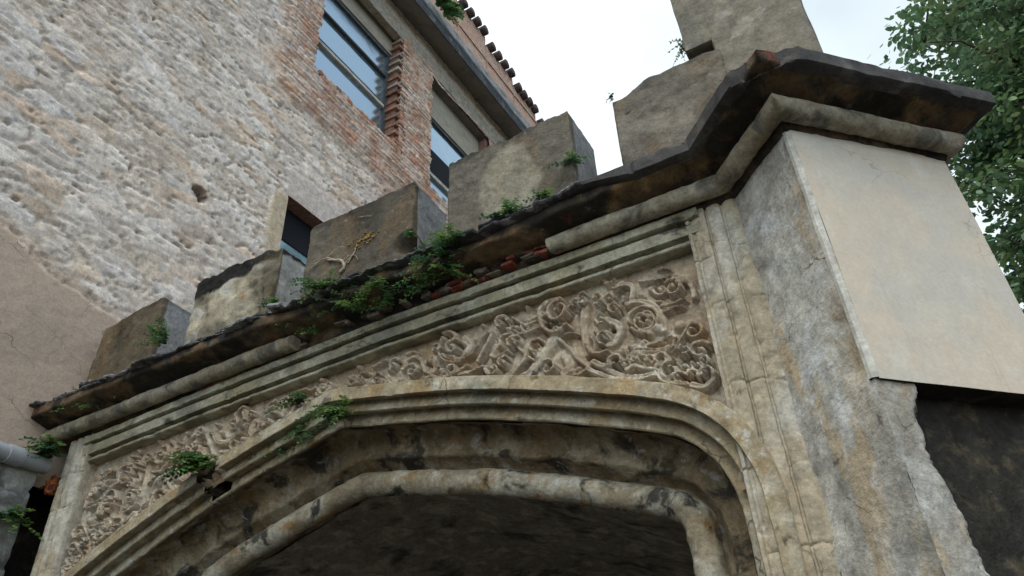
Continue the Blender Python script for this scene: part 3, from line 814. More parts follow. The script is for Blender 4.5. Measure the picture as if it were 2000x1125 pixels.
wearm = .75 + .35 * fbm(P3, .25, 3, 301).reshape(X.shape)
hgt = Hh * np.clip(wearm, .3, 1.1) - PIT * 1.7 + .004 * fbm(P3, .05, 4, 302).reshape(X.shape) + .0025 * fbm(P3, .018, 3, 303).reshape(X.shape)
bl_ = hgt.copy()
for _ in range(10):
    bl_ = (bl_ + np.roll(bl_, 1, 0) + np.roll(bl_, -1, 0) + np.roll(bl_, 1, 1) + np.roll(bl_, -1, 1)) / 5
hgt = hgt + .7 * (hgt - bl_) + .004 * fbm(P3, .03, 4, 305).reshape(X.shape)
chips = np.clip(fbm(P3, .09, 4, 306).reshape(X.shape) - .25, 0, 1)
hgt = hgt * (1 - .7 * chips)
Yp = PY + .006 - hgt * 1.1
# keep only what lies above the arch hood and below the architrave
oc = full + .10 * nr; od = np.argsort(oc[:, 0]); oc = oc[(np.abs(oc[:, 0]) < 2.2)]
ox = oc[:, 0] + XC; oz = oc[:, 1] + tilt(ox)
o = np.argsort(ox); low = np.interp(GX, ox[o], oz[o])
low = np.where((GX < XC - 2.0) | (GX > XC + 2.0), 1.02, low)
vk = (Z > low[:, None] - .01) & (Z < 2.15 + sag(X))
fk = vk[:-1, :-1] & vk[1:, :-1] & vk[1:, 1:] & vk[:-1, 1:]
V = np.stack([X.ravel(), Yp.ravel(), Z.ravel()], 1); F = grid_faces(len(GX), len(GZ), fk)
used = np.unique(F); rem = np.full(len(V), -1); rem[used] = np.arange(len(used))
rel = mk('carved_panel', V[used], rem[F][:, ::-1], M['relief'], gate)
tag(rel, 'carved scrollwork of volutes, leaves and a rosette')

# ---- core of the gate, passage vault and back
acc = Acc()
for bxs in ((-5.0, -.2, .12, .62, 2.0, 2.44), (-5.0, -4.4, .45, .62, -1.6, 2.0), (-.78, -.2, .45, .62, -1.6, 2.0)):
    acc.add(*rbox(*bxs, .12, .008, .02, 3, .2))
acc.done('core_wall', M['merlon'], gate)
prof_y = np.arange(.60, 3.6, .05)
hv = halfi.copy(); hv[:, 1] += .09; hv[:, 0] *= 1.03
fv = np.vstack([hv[::-1] * [-1, 1], hv[1:]])[::2]
S = np.zeros((len(fv), len(prof_y), 3)); S[:, :, 0] = XC + fv[:, 0][:, None]; S[:, :, 2] = fv[:, 1][:, None] + tilt(XC + fv[:, 0])[:, None]; S[:, :, 1] = prof_y
V, F = loft(S, flip=True)
V = V + .03 * vfbm(V * [1, .6, 1], .18, 4, 111)
mk('passage_vault', V, F, M['vault'], gate)
acc = Acc()
acc.add(*rbox(-5.0, -.2, 3.5, 3.7, -1.6, 2.3, .12, .02, .02, 5, .2))  # unseen back wall, added to close the passage and keep it dark
acc.add(*rbox(-4.99, -4.62, .63, 3.49, -1.6, 2.1, .2, .01, .02, 5, .2)); acc.add(*rbox(-.55, -.21, .63, 3.49, -1.6, 2.1, .2, .01, .02, 6, .2))
acc.add(*rbox(-4.99, -.21, .63, 3.49, 2.12, 2.34, .2, .01, .02, 6, .2))
acc.done('unseen_passage_shell', M['vault'], gate)

# ---- battlements
acc = Acc(); acc.add(*rbox(-5.05, -.15, -.06, .44, 2.4, 2.555, .03, .012, .03, 7, .1, .01)); acc.done('parapet_base', M['slate'], gate)
MER = [(-4.90, -4.265, 3.255), (-3.93, -3.19, 3.285), (-2.92, -2.09, 3.295), (-1.85, -1.045, 3.325), (-.795, -.17, 3.34)]
MLAB = ['low brown merlon beside the house wall', 'flaking pale merlon with a black broken top', 'broad brown merlon with dried roots on its face', 'broad grey merlon with a pale rubbed patch', 'grey merlon joined to the corner turret']
MBASE = [(.115, .09, .06), (.37, .325, .24), (.092, .079, .061), (.128, .113, .089), (.142, .124, .10)]
for i, (x0, x1, zt) in enumerate(MER):
    y0, y1 = (0.0, .37) if i < 4 else (.04, .42)
    V, F = rbox(x0, x1, y0, y1, 2.50, zt, .014, .0035, .022, 130 + i, .1, .008)
    fl_ = sstep(.14, .18, fbm(V, .2, 5, 900 + i)) * .006 + sstep(.24, .27, fbm(V, .09, 4, 910 + i)) * .004
    V[:, 1] += np.where(V[:, 1] < y0 + .05, fl_, 0); V[:, 0] -= np.where((V[:, 0] > x1 - .03), fl_ * .6, 0)
    V[:, 2] += np.where(V[:, 2] > zt - .05, .008 * fbm(V * [1, 1, 0], .05, 4, 920 + i), 0)
    front = V[:, 1] < y0 + .05
    top = sstep(zt - .16, zt - .02, V[:, 2])
    if i in (1, 3):
        V[:, 2] += top * (.022 * fbm(V * [1, .6, 0], .09, 4, 160 + i) + .010 * fbm(V, .03, 3, 161))
    if i == 1:    # eroded face, broken shoulder
        e = np.clip(fbm(V, .16, 4, 141) + .08, 0, 1) * .07; V[:, 1] += np.where(front, e, 0)
        V[:, 0] -= .05 * sstep(2.9, 2.5, V[:, 2]) * sstep(x0 + .2, x0, V[:, 0])
        V[:, 2] -= top * .05 * sstep(x1 - .15, x0, V[:, 0])
    if i == 0: V[:, 2] -= .04 * sstep(x1, x0, V[:, 0])
    if i == 4: V[:, 2] -= np.where(V[:, 2] > 3.2, .06 * sstep(x0 + .22, x0 + .06, V[:, 0]), 0)
    if i == 2: V[:, 1] += np.where(front, .03 * sstep(.09, .03, np.hypot((V[:, 0] - x1 + .03) / 1.3, V[:, 2] - 2.83)) * 4, 0)
    c = np.tile(np.array(MBASE[i]), (len(V), 1))
    def lay(cc, colr, w): return cc * (1 - w[:, None]) + np.array(colr) * w[:, None]
    st = [1.0, 1.0, .35]
    c = lay(c, np.array(MBASE[i]) * 1.55, sstep(.05, .45, fbm(V, .25, 4, 801 + i)) * .75)
    c = lay(c, np.array(MBASE[i]) * .5, sstep(.0, .4, fbm(V * st, .16, 4, 811 + i)) * .8)
    c = lay(c, (.22, .13, .05), sstep(.12, .4, fbm(V * st, .15, 4, 821 + i)) * (.85 if i == 1 else .22))
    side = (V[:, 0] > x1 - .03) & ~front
    c = np.where(side[:, None], c * .35 + np.array([.36, .37, .385]) * .65, c)  # right-hand faces tinted paler blue-grey, skylight painted into the colour
    w_ = fbm(V * [1, 1, .4], .12, 4, 831 + i)
    if i == 1:
        c = lay(c, (.45, .44, .40), sstep(.1, .4, fbm(V, .09, 4, 841)) * .8)
        lim = zt - .10 - .10 * sstep(x1, x0, V[:, 0]) + .05 * sstep(x1 - .2, x1, V[:, 0]) + .06 * w_
        c = lay(c, (.018, .017, .016), sstep(-.012, .012, V[:, 2] - lim) * (front | (V[:, 2] > zt - .12)))
        c = lay(c, (.09, .075, .05), sstep(x1 - .2, x1 - .06, V[:, 0] + .06 * w_) * front * .85)
    else:
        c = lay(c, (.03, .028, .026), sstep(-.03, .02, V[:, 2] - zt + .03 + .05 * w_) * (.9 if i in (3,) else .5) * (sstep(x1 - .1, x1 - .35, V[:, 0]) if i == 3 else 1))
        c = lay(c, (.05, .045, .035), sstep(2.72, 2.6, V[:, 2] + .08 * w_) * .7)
    if i == 3:
        r = np.hypot((V[:, 0] + 1.44) / .20, (V[:, 2] - 2.98) / .27) + .30 * fbm(V, .13, 4, 171)
        pm = sstep(1.05, .85, r) * front
        c = lay(c, (.30, .275, .205), pm * (.65 + .3 * fbm(V, .05, 3, 175)))
        V[:, 1] += pm * (.004 + .006 * fbm(V, .05, 3, 172))
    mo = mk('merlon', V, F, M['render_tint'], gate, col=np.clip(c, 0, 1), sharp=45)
    mo['label'] = MLAB[i]

# rubble lying in the gaps
rnd = random.Random(3)
acc = Acc()
for gx0, gx1 in ((-4.25, -3.96), (-3.18, -2.94), (-2.08, -1.87), (-1.03, -.81)):
    for i in range(9):
        x = rnd.uniform(gx0, gx1 - .06); s = rnd.uniform(.03, .075); y = rnd.uniform(-.08, .1)
        c = np.array([.28, .08, .05]) * rnd.uniform(.5, 1) if rnd.random() < .45 else np.array([.25, .22, .18]) * rnd.uniform(.5, 1.1)
        acc.add(*rbox(x, x + s, y, y + s, 2.54, 2.55 + s * .8, .02, .012, .03, 500 + i, .04), c)
tag(acc.done('rubble', M['brick']), 'crumbled brick and mortar rubble lying in the gaps of the battlements', 'rubble', kind='stuff')

# ---- corner pier: grey rendered side, cream plaster front over blackened rubble
Q = 1 / math.sqrt(2)
def pp(t, h):     # t along the pier front from its corner, h outwards of the front
    return np.array([-.005 + t * Q + h * Q, -.295 + t * Q - h * Q])
nz = 190
zs = np.linspace(-1.6, 2.31, nz)
L = 18
S = np.zeros((nz, L + 1, 3)); tt = np.linspace(0, 1, L + 1)
S[:, :, 0] = -.305 + tt * (.30 - 0.0); S[:, :, 1] = 0.002 + tt * (-.297); S[:, :, 2] = zs[:, None]
V, F = loft(S, flip=True)
V = V + .006 * vfbm(V, .15, 4, 181) + .003 * vfbm(V, .03, 3, 182)
fl = sstep(.16, .24, fbm(V * [1, 1, .7], .3, 4, 187))      # sheets of render have flaked
inn = np.array([Q, Q, 0]); V += inn * (fl * .012)[:, None]
V[-L - 1:, :] = V[-L - 1:, :]
mk('pier_side', V, F, M['pier'], gate)
# rubble core behind
z = np.linspace(-1.6, 2.31, 150); t = np.linspace(0.035, .80, 42)
S = np.zeros((len(z), len(t), 3))
for j, a_ in enumerate(t):
    S[:, j, :2] = pp(a_, -.085)
S[:, :, 2] = z[:, None]
V, F = loft(S, flip=True); V = V + .022 * vfbm(V, .1, 4, 191)
mk('pier_core', V, F, M['black_wall_and_shade'], gate)
# ragged strip of render turning the corner
z = np.linspace(-.6, 1.16, 420); k = 16
S = np.zeros((len(z), k, 3))
edge = .105 + .11 * sstep(1.1, -.1, z) + .022 * fbm(np.stack([z, z * 0, z * 0], 1), .12, 4, 195) + .022 * fbm(np.stack([z, z * 0, z * 0], 1), .035, 4, 196) + .05 * sstep(1.02, 1.14, z)
for j in range(k):
    f = j / (k - 4) if j <= k - 4 else 1
    dep = 0 if j <= k - 4 else -.09 * (j - (k - 4)) / 3
    tj = edge * f
    S[:, j, 0] = -.005 + tj * Q + dep * Q; S[:, j, 1] = -.295 + tj * Q - dep * Q
S[:, :, 2] = z[:, None]
V, F = loft(S, flip=True); V = V + .005 * vfbm(V, .08, 4, 197)
mk('render_strip', V, F, M['strip'], gate)
S = np.zeros((len(z), k, 3))
e2_ = edge + .035 + .05 * (fbm(np.stack([z, z * 0 + 3, z * 0], 1), .1, 4, 198) + .35)
for j in range(k):
    tj = .02 + (e2_ - .02) * j / (k - 1); dep = -.035 - .05 * sstep(k - 6, k - 1, j)
    S[:, j, 0] = -.005 + tj * Q + dep * Q; S[:, j, 1] = -.295 + tj * Q - dep * Q
S[:, :, 2] = z[:, None]
V, F = loft(S, flip=True); V = V + .012 * vfbm(V, .05, 4, 199)
mk('scratch_coat', V, F, M['scratch'], gate)
# cream slab, wraps round the right-hand edge
def slab(name, pts, z0, z1, mat, seed, amp=.003, lowwave=0):
    P = np.array(pts); P = dens(P, .04)
    z = np.linspace(z0, z1, 44)
    S = np.zeros((len(z), len(P), 3)); S[:, :, :2] = P[None]; S[:, :, 2] = z[:, None]
    V, F = loft(S, flip=True)
    V = V + amp * vfbm(V, .25, 3, seed)
    # underside faces take the near-black material, painting the shade beneath the slab
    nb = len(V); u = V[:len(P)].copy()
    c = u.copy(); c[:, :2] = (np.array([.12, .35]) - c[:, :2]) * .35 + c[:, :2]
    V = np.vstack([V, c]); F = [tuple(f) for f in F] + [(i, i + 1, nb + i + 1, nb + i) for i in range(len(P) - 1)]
    o = mk(name, V, F, [mat, M['black_wall_and_shade']], gate, sharp=50)
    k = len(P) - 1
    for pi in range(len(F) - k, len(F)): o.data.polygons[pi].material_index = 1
    return o
e1, e2 = pp(.012, .013), pp(.782, .014)
e3 = e2 + np.array([-.42, .42]) * .9
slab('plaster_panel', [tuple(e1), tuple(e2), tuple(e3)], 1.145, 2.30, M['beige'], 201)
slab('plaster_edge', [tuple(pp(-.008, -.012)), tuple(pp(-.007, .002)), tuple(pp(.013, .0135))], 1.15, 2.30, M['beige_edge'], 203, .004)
# pier top under the turret
acc = Acc()
S = csweep(np.array([(.1, 2.53), (0, 2.56), (-.12, 2.60), (-.22, 2.62)]), .04, segs=(1, 2, 3)); V, F = loft(S, flip=True); V = V + .01 * vfbm(V, .08, 3, 211)
acc.add(V, F)
acc.done('pier_top', M['slate'], gate)
acc = Acc()
acc.add(*rbox(-.2, .28, .05, .5, 2.4, 5.0, .035, .007, .025, 221, .12, .012))
tw = acc.done('turret', M['tower'], gate, sharp=45)
tag(tw, 'grey square turret rising above the corner pier')
V, F = rbox(-.345, -.10, .056, .42, 3.43, 4.6, .025, .006, .012, 223, .1, .012)
mk('turret_buttress', V, F, M['tower'], tw, sharp=45)

# ================================================================== HOUSE
house = empty('old_house', (-6.5, 3, -1.6), label='tall rubble stone house with bricked window surrounds behind the gateway', cat='house')
ST = .02
GY = np.arange(-2.6, 8.8, ST); GZ = np.arange(2.0, 11.3, ST)
Y, Z = np.meshgrid(GY, GZ, indexing='ij'); YF, ZF = Y.ravel(), Z.ravel()
P3 = np.stack([YF, ZF, np.zeros(YF.size)], 1)
wy = YF + .06 * fbm(P3, .35, 3, 401); wz = ZF + .05 * fbm(P3 * [.5, 1, 1], .4, 3, 402)
def cells(py, pz, cy, cz, seed, jit=.8, drop=.25):
    """F1, F2 and cell id of jittered anisotropic cells"""
    u = py / cy; v = pz / cz
    iu, iv = np.floor(u).astype(np.int64), np.floor(v).astype(np.int64)
    f1 = np.full(u.size, 9.); f2 = np.full(u.size, 9.); idc = np.zeros(u.size)
    zero = np.zeros_like(iu)
    for a in (-2, -1, 0, 1, 2):
        for b_ in (-2, -1, 0, 1, 2):
            cu, cv = iu + a, iv + b_
            r1 = _hash(cu, cv, zero, seed); r2 = _hash(cu, cv, zero, seed + 1); r3 = _hash(cu, cv, zero, seed + 2)
            d = np.hypot(u - (cu + .5 + (r1 - .5) * jit + .5 * (cv % 2)), (v - (cv + .5 + (r2 - .5) * jit))) + (r3 < drop) * 9
            c = d < f1
            f2 = np.where(c, f1, np.minimum(f2, d)); f1 = np.where(c, d, f1); idc = np.where(c, r3 * .999 + _hash(cu, cv, zero, seed + 3) * .0009, idc)
    return f1, f2, idc
f1, f2, idc = cells(wy, wz, .29, .10, 411)
rid = (idc * 7919.0) % 1.0; rid2 = (idc * 104729.0) % 1.0
gap = f2 - f1
stn = sstep(.03, .13, gap)                                  # 1 on the stone, 0 in the joint
g1, g2, gid = cells(wy, wz, .10, .045, 431, .9, .2)
small = sstep(.05, .22, g2 - g1); rg = (gid * 7919.) % 1.0
show = sstep(-.25, .15, fbm(P3, .6, 4, 441) + (rid - .5) * .9)      # stones that stand clear of the mortar
h = .012 * fbm(P3, .5, 3, 443) + stn * show * (.012 + .014 * rid2) + (1 - stn * show) * small * .012 * (rg > .35)
slit = sstep(.36, .42, fbm(P3 * [.3, 1, 1], .036, 3, 449)); h -= slit * .03
crev = sstep(.10, .035, gap + .03 * fbm(P3, .03, 2, 450)) * sstep(.02, .2, fbm(P3 * [.6, 1, 1], .13, 3, 453)); h -= crev * .045
crev2 = sstep(.10, .04, g2 - g1) * sstep(.15, .3, fbm(P3 * [.6, 1, 1], .16, 3, 454)) * (1 - stn * show); h -= crev2 * .025
h += .005 * fbm(P3 * [.6, 1, 1], .07, 4, 445) + .0035 * fbm(P3, .025, 2, 446)
ridge = np.abs(fbm(P3 * [.55, 1, 1], .11, 3, 448)); h += .008 * (1 - sstep(0, .25, ridge)) * (1 - stn * .6) * .6
pal = np.array([(.70, .68, .65), (.63, .625, .62), (.74, .72, .68), (.56, .46, .365), (.64, .55, .455), (.52, .48, .44), (.67, .66, .65), (.72, .70, .665), (.68, .64, .59)])
ci = (rid * len(pal)).astype(int) % len(pal)
col = pal[ci] * (.85 + .3 * rid2)[:, None]
mort = np.array([.52, .465, .395])[None] * (1 + .22 * fbm(P3, .2, 4, 451))[:, None]
pale = sstep(.05, .4, fbm(P3, .9, 3, 452))[:, None]
mort = mort * (1 - pale * .5) + np.array([.64, .625, .60]) * pale * .5
sm = np.array([.58, .545, .50]) * (.75 + .5 * rg)[:, None]
mort = np.where(((small > .5) & (rg > .35))[:, None], sm, mort)
mix = (stn * show)[:, None]
col = mort * (1 - mix) + col * mix
# brick surrounds of the windows
def zone(y0, y1, z0, z1, soft, seed):
    w = .10 * fbm(P3, .25, 4, seed)
    return sstep(y0 - soft, y0 + soft, YF + w) * sstep(y1 + soft, y1 - soft, YF + w) * sstep(z0 - soft, z0 + soft, ZF + w) * sstep(z1 + soft, z1 - soft, ZF + w)
bz = np.maximum.reduce([zone(1.15, 5.9, 7.25, 8.2, .12, 461) * .95, zone(1.1, 1.8, 7.6, 11.0, .2, 462) * .9, zone(3.0, 4.3, 7.6, 10.8, .05, 463), zone(4.7, 8.8, 7.3, 10.6, .2, 464), zone(3.1, 4.1, 6.9, 7.6, .2, 465) * .7])
cov = sstep(-.18, .12, fbm(P3, .22, 4, 466))                # where the brick is not covered by mortar
course = .072; row = np.floor(wz / course); fr = wz / course - row
bl = .21; bu = (YF + .03 * fbm(P3, .1, 2, 467)) / bl + .5 * (row % 2); bi = np.floor(bu); fb = bu - bi
br = _hash(bi.astype(np.int64), row.astype(np.int64), (row * 0).astype(np.int64), 471)
bm = sstep(.0, .16, np.minimum(fr, 1 - fr)) * sstep(0, .06, np.minimum(fb, 1 - fb))
bcol = np.array([.47, .225, .13])[None] * (.55 + .8 * br)[:, None]
bcol = np.where((br > .84)[:, None], np.array([.42, .33, .26])[None] * (.7 + .5 * br)[:, None], bcol)
bcol = bcol * bm[:, None] + np.array([.42, .30, .22]) * (1 - bm)[:, None]
bh = .012 + bm * (.018 + .022 * br) + .008 * fbm(P3, .05, 3, 473)
wz_ = bz * (.42 + .52 * cov)
h = h * (1 - bz) + bh * bz
col = col * (1 - wz_[:, None]) + bcol * wz_[:, None]
blush = sstep(.0, .5, fbm(P3, .7, 4, 475)) * sstep(-.5, 1.6, YF) * .35
col = col * (1 - blush[:, None]) + np.array([.42, .32, .26]) * blush[:, None]
# lower render that still covers the wall
pb = np.interp(YF, [-2.6, -1.4, -.83, -.57, -.26, .0, .2], [4.0, 3.86, 3.69, 3.59, 3.49, 3.44, 3.40]) + .08 * fbm(P3, .2, 4, 481) + .03 * fbm(P3, .06, 3, 482)
pb = np.where(YF > .25, pb - (YF - .25) * 3, pb)
pl = sstep(.015, -.015, ZF - pb)
rag = np.exp(-((ZF - pb - .05) / .07) ** 2) * sstep(.4, -.2, YF)
hp = .055 + .008 * fbm(P3, .4, 3, 483) + .004 * fbm(P3, .05, 3, 484) - .010 * np.exp(-(fbm(P3 * [.5, 1, 1], .3, 4, 486) / .018) ** 2) * (fbm(P3, .5, 2, 487) > .05)
pcol = np.array([.42, .345, .28])[None] * (1 + .10 * fbm(P3, .5, 4, 485))[:, None]
gry = sstep(.1, .4, fbm(P3, .35, 4, 488))[:, None]; pcol = pcol * (1 - gry * .35) + np.array([.31, .265, .225]) * gry * .35
h = h * (1 - pl) + hp * pl; col = col * (1 - pl[:, None]) + pcol * pl[:, None]
col = col * (1 - .5 * rag[:, None]) + np.array([.33, .22, .13]) * .5 * rag[:, None]
# putlog hole and scattered small cavities
def hole_at(y, z, r, d):
    global h
    q = np.hypot(YF - y, (ZF - z)) / (r * (1 + .5 * fbm(P3, .06, 2, int(y * 100) & 255)))
    h = h - d * sstep(1.0, .75, q)
hole_at(.585, 5.10, .075, .30)
hole_at(.63, 5.04, .05, .22)
hole_shade = sstep(.11, .06, np.hypot(YF - .60, ZF - 5.08))[:, None]; col = col * (1 - hole_shade * .85) + np.array([.10, .07, .05]) * hole_shade * .85  # dark brown paints the shade inside the putlog hole
rh = random.Random(4)
for i in range(26): hole_at(rh.uniform(-2, 4), rh.uniform(4.2, 9.5), rh.uniform(.015, .035), .06)
# whitish lintel render over the small window and cream strip beside it
wl = zone(1.58, 2.9, 5.86, 6.25, .03, 491)
col = col * (1 - .8 * wl[:, None]) + np.array([.50, .47, .46]) * .8 * wl[:, None]; h = h * (1 - wl) + (.03 + .004 * fbm(P3, .05, 3, 492)) * wl
ws = sstep(1.40, 1.44, YF) * sstep(1.66, 1.63, YF) * sstep(4.9, 5.0, ZF) * sstep(5.84, 5.78, ZF)
col = col * (1 - ws[:, None]) + np.array([.46, .40, .29]) * ws[:, None]; h = h * (1 - ws) + .035 * ws
col = np.clip(col * np.array([1.10, 1.0, .915]) * .92 + .07 * np.array([1.08, 1, .94]), 0, .9)
h = np.where(h > -.06, h * np.where(bz > .5, .9, .46), h)
V = np.stack([bx(YF) + h, YF, ZF], 1)
yc = (GY[:-1] + GY[1:])[:, None] / 2 + 0 * GZ[None, :-1]; zc = (GZ[:-1] + GZ[1:])[None] / 2 + 0 * GY[:-1, None]
rn = fbm(np.stack([yc.ravel(), zc.ravel(), yc.ravel() * 0], 1), .09, 3, 495).reshape(yc.shape) * .06
W1 = (1.67, 3.36, 8.10, 10.56); W2 = (4.14, 5.9, 7.92, 10.46); W3 = (1.63, 2.55, 4.75, 5.84)
def inside(w, rag_l=1, rag_b=1, rag_r=0):
    return (yc > w[0] + rn * rag_l) & (yc < w[1] + rn * rag_r) & (zc > w[2] + rn * rag_b) & (zc < w[3])
op = inside(W1) | inside(W2, .6) | inside(W3, 0, 0)
F = grid_faces(len(GY), len(GZ), ~op)
used = np.unique(F); rem = np.full(len(V), -1); rem[used] = np.arange(len(used))
rw = mk('rubble_wall', V[used], rem[F], [M['rubble'], M['old_plaster']], house, col=col[used])
rw.data.polygons.foreach_set('material_index', (pl[F].mean(1) > .5).astype(np.int32))

def bbox(y0, y1, o0, o1, z0, z1, step=.1, amp=.003, chip=.01, seed=0):
    """box in the house's own skewed frame: along y, offset o from the wall face, z"""
    V, F = rbox(o0, o1, y0, y1, z0, z1, step, amp, chip, seed, .1)
    V[:, 0] = bx(V[:, 1]) + V[:, 0]
    return V, F
# body of the house behind the face, and the wall further out of sight
acc = Acc()
acc.add(*bbox(-9, -2.55, -.4, .02, -1.6, 11.2, .4, .02, .0, 1))
acc.add(*bbox(8.7, 13, -.4, .02, -1.6, 11.2, .4, .02, .0, 1))
acc.add(*bbox(-9, 13, -4.4, -.42, -1.6, 11.0, 1, 0, 0, 1))
acc.add(*bbox(.4, 8.7, -.4, .02, -1.6, 2.02, .3, .02, 0, 1))
acc.done('side_wall', M['soffit'], house)
# lower wall in front of the gateway, mossy and dark, with a slot beside the jamb
GYl = np.arange(-9, -.08, .03); GZl = np.arange(-1.6, 2.06, .03); A, B = np.meshgrid(GYl, GZl, indexing='ij')
pq = np.stack([A.ravel(), B.ravel(), A.ravel() * 0], 1)
a1_, a2_, aid = cells(pq[:, 0] + .05 * fbm(pq, .3, 3, 1), pq[:, 1], .3, .16, 601)
hl = sstep(.03, .2, a2_ - a1_) * .03 + .012 * fbm(pq, .08, 4, 602)
V = np.stack([bx(pq[:, 0]) + .078 + hl, pq[:, 0], pq[:, 1]], 1)
cl = (np.array([.26, .26, .24])[None] * (.6 + .8 * ((aid * 7919) % 1))[:, None])
mo_ = sstep(0, .35, fbm(pq, .35, 4, 604))[:, None]; cl = cl * (1 - mo_ * .7) + np.array([.06, .07, .035]) * mo_ * .7
mk('lower_wall', V, grid_faces(len(GYl), len(GZl)), M['rubble'], house, col=cl)
acc = Acc(); acc.add(*bbox(-.2, .6, -.42, -.2, -1.6, 2.2, .1, .02, .02, 3)); acc.done('slot_wall', M['black_wall_and_shade'], house)

# windows
def window(opening, zt_board, stile_y, bars, pane_z, rec=-.2, dark=None, brown=True):
    y0, y1, z0, z1 = opening
    w = empty('window', (float(bx((y0 + y1) / 2, rec)), (y0 + y1) / 2, z0), parent=house)
    fr = Acc()
    ya, yb = y0 - .05, y1 - .05
    fr.add(*bbox(ya, yb, rec - .03, rec + .035, pane_z[1] - .02, pane_z[1] + .05, .1, .003, .005, 1))
    fr.add(*bbox(stile_y, stile_y + .075, rec - .03, rec + .03, z0 - .1, pane_z[1] - .022, .1, .003, .005, 2))
    o = fr.done('frame', M['frame_dark'], w, sharp=40)
    for (zb, th, mt) in bars:
        b_ = Acc(); b_.add(*bbox(ya, stile_y - .002, rec - .02, rec + .045, zb - th / 2, zb + th / 2, .08, .003, .005, 3))
        b_.done('glazing_bar', M[mt], w, sharp=40)
    g = Acc()
    g.add(np.array([(float(bx(ya, rec - .005)), ya, pane_z[0]), (float(bx(yb, rec - .005)), yb, pane_z[0]), (float(bx(yb, rec - .005)), yb, pane_z[1]), (float(bx(ya, rec - .005)), ya, pane_z[1]),
                    (float(bx(ya, rec - .015)), ya, pane_z[0]), (float(bx(yb, rec - .015)), yb, pane_z[0]), (float(bx(yb, rec - .015)), yb, pane_z[1]), (float(bx(ya, rec - .015)), ya, pane_z[1])]),
          [(0, 1, 2, 3), (7, 6, 5, 4), (0, 3, 7, 4), (1, 5, 6, 2), (3, 2, 6, 7), (0, 4, 5, 1)])
    g.done('pane', M['glass'], w, smooth=False)
    bd = Acc(); bd.add(*bbox(ya, yb + .05, rec - .03, rec + .05, pane_z[1] + .052, z1 + .06, .1, .004, .005, 5)); bd.done('head_board', M['board'], w, sharp=40)
    sf = Acc(); sf.add(*bbox(ya, yb + .3, rec - .05, .0, z1 + .004, z1 + .15, .1, .004, .005, 6)); sf.done('window_soffit', M['soffit'], w)
    if brown:
        jb = Acc(); jb.add(*bbox(stile_y + .077, y1 + .03, rec - .1, -.01, z0 - .1, z1, .06, .005, .012, 7)); jb.done('jamb_board', M['brownboard'], w)
    return w
window(W1, 0, 3.23, [(9.60, .04, 'frame_dark'), (8.92, .06, 'frame_white'), (8.97, .022, 'frame_dark')], (7.95, 10.12))
w2 = window(W2, 0, 5.75, [(8.50, .07, 'frame_white')], (7.8, 9.72))
dk = Acc(); dk.add(*bbox(4.05, 5.75, -.194, -.186, 8.54, 9.08, .1, .0, 0, 1)); dk.done('opening_shade', M['dark'], w2, smooth=False)  # near-black sheet over the pane paints the unlit opening
w3 = empty('window', (float(bx(2.0, -.2)), 2.0, 4.75), parent=house)
a_ = Acc(); a_.add(*bbox(1.55, 2.6, -.25, -.19, 4.6, 5.62, .1, 0, 0, 1)); a_.done('pane', M['glass'], w3, smooth=False)
a_ = Acc(); a_.add(*bbox(1.55, 2.65, -.186, -.176, 5.42, 6.0, .1, 0, 0, 1)); a_.done('opening_shade', M['dark'], w3, smooth=False)  # same near-black sheet, painting the unlit upper part of the recess
a_ = Acc(); a_.add(*bbox(1.55, 2.65, -.172, .0, 5.845, 5.95, .05, .006, .01, 1)); a_.done('window_soffit', M['brownboard'], w3)
a_ = Acc(); a_.add(*bbox(2.55, 2.7, -.25, .0, 4.6, 5.84, .05, .006, .01, 1)); a_.done('reveal', M['lintel'], w3)
a_ = Acc(); a_.add(*bbox(1.5, 1.629, -.25, .0, 4.6, 5.84, .05, .004, .01, 2)); a_.done('reveal', M['lintel'], w3)
# toothed brick ends on the pier between the windows
acc = Acc(); rb = random.Random(9)
zt = 7.95; i = 0
while zt < 10.5:
    hgt_ = .062
    prot = .085 if i % 2 == 0 else .015
    c = np.array([.30, .15, .10]) * rb.uniform(.6, 1.25) if zt < 8.6 or rb.random() < .3 else np.array([.40, .34, .27]) * rb.uniform(.7, 1.1)
    acc.add(*bbox(3.36 - prot + rb.uniform(-.015, .015), 3.52, -.2, .035 + rb.uniform(-.012, .012), zt, zt + hgt_, .03, .006, .015, i), c)
    zt += .088; i += 1
acc.done('brick_toothing', M['brick'], house, sharp=50)
acc = Acc()
for i in range(14):
    c = np.array([.40, .17, .1]) * rb.uniform(.6, 1.2); y = 1.75 + i * .11
    acc.add(*bbox(y, y + .1, -.15, .03 + rb.uniform(-.02, .01), 8.03 + rb.uniform(-.03, .03), 8.10 + rb.uniform(-.02, .03), .03, .006, .015, i), c)
acc.done('brick_sill', M['brick'], house, sharp=50)
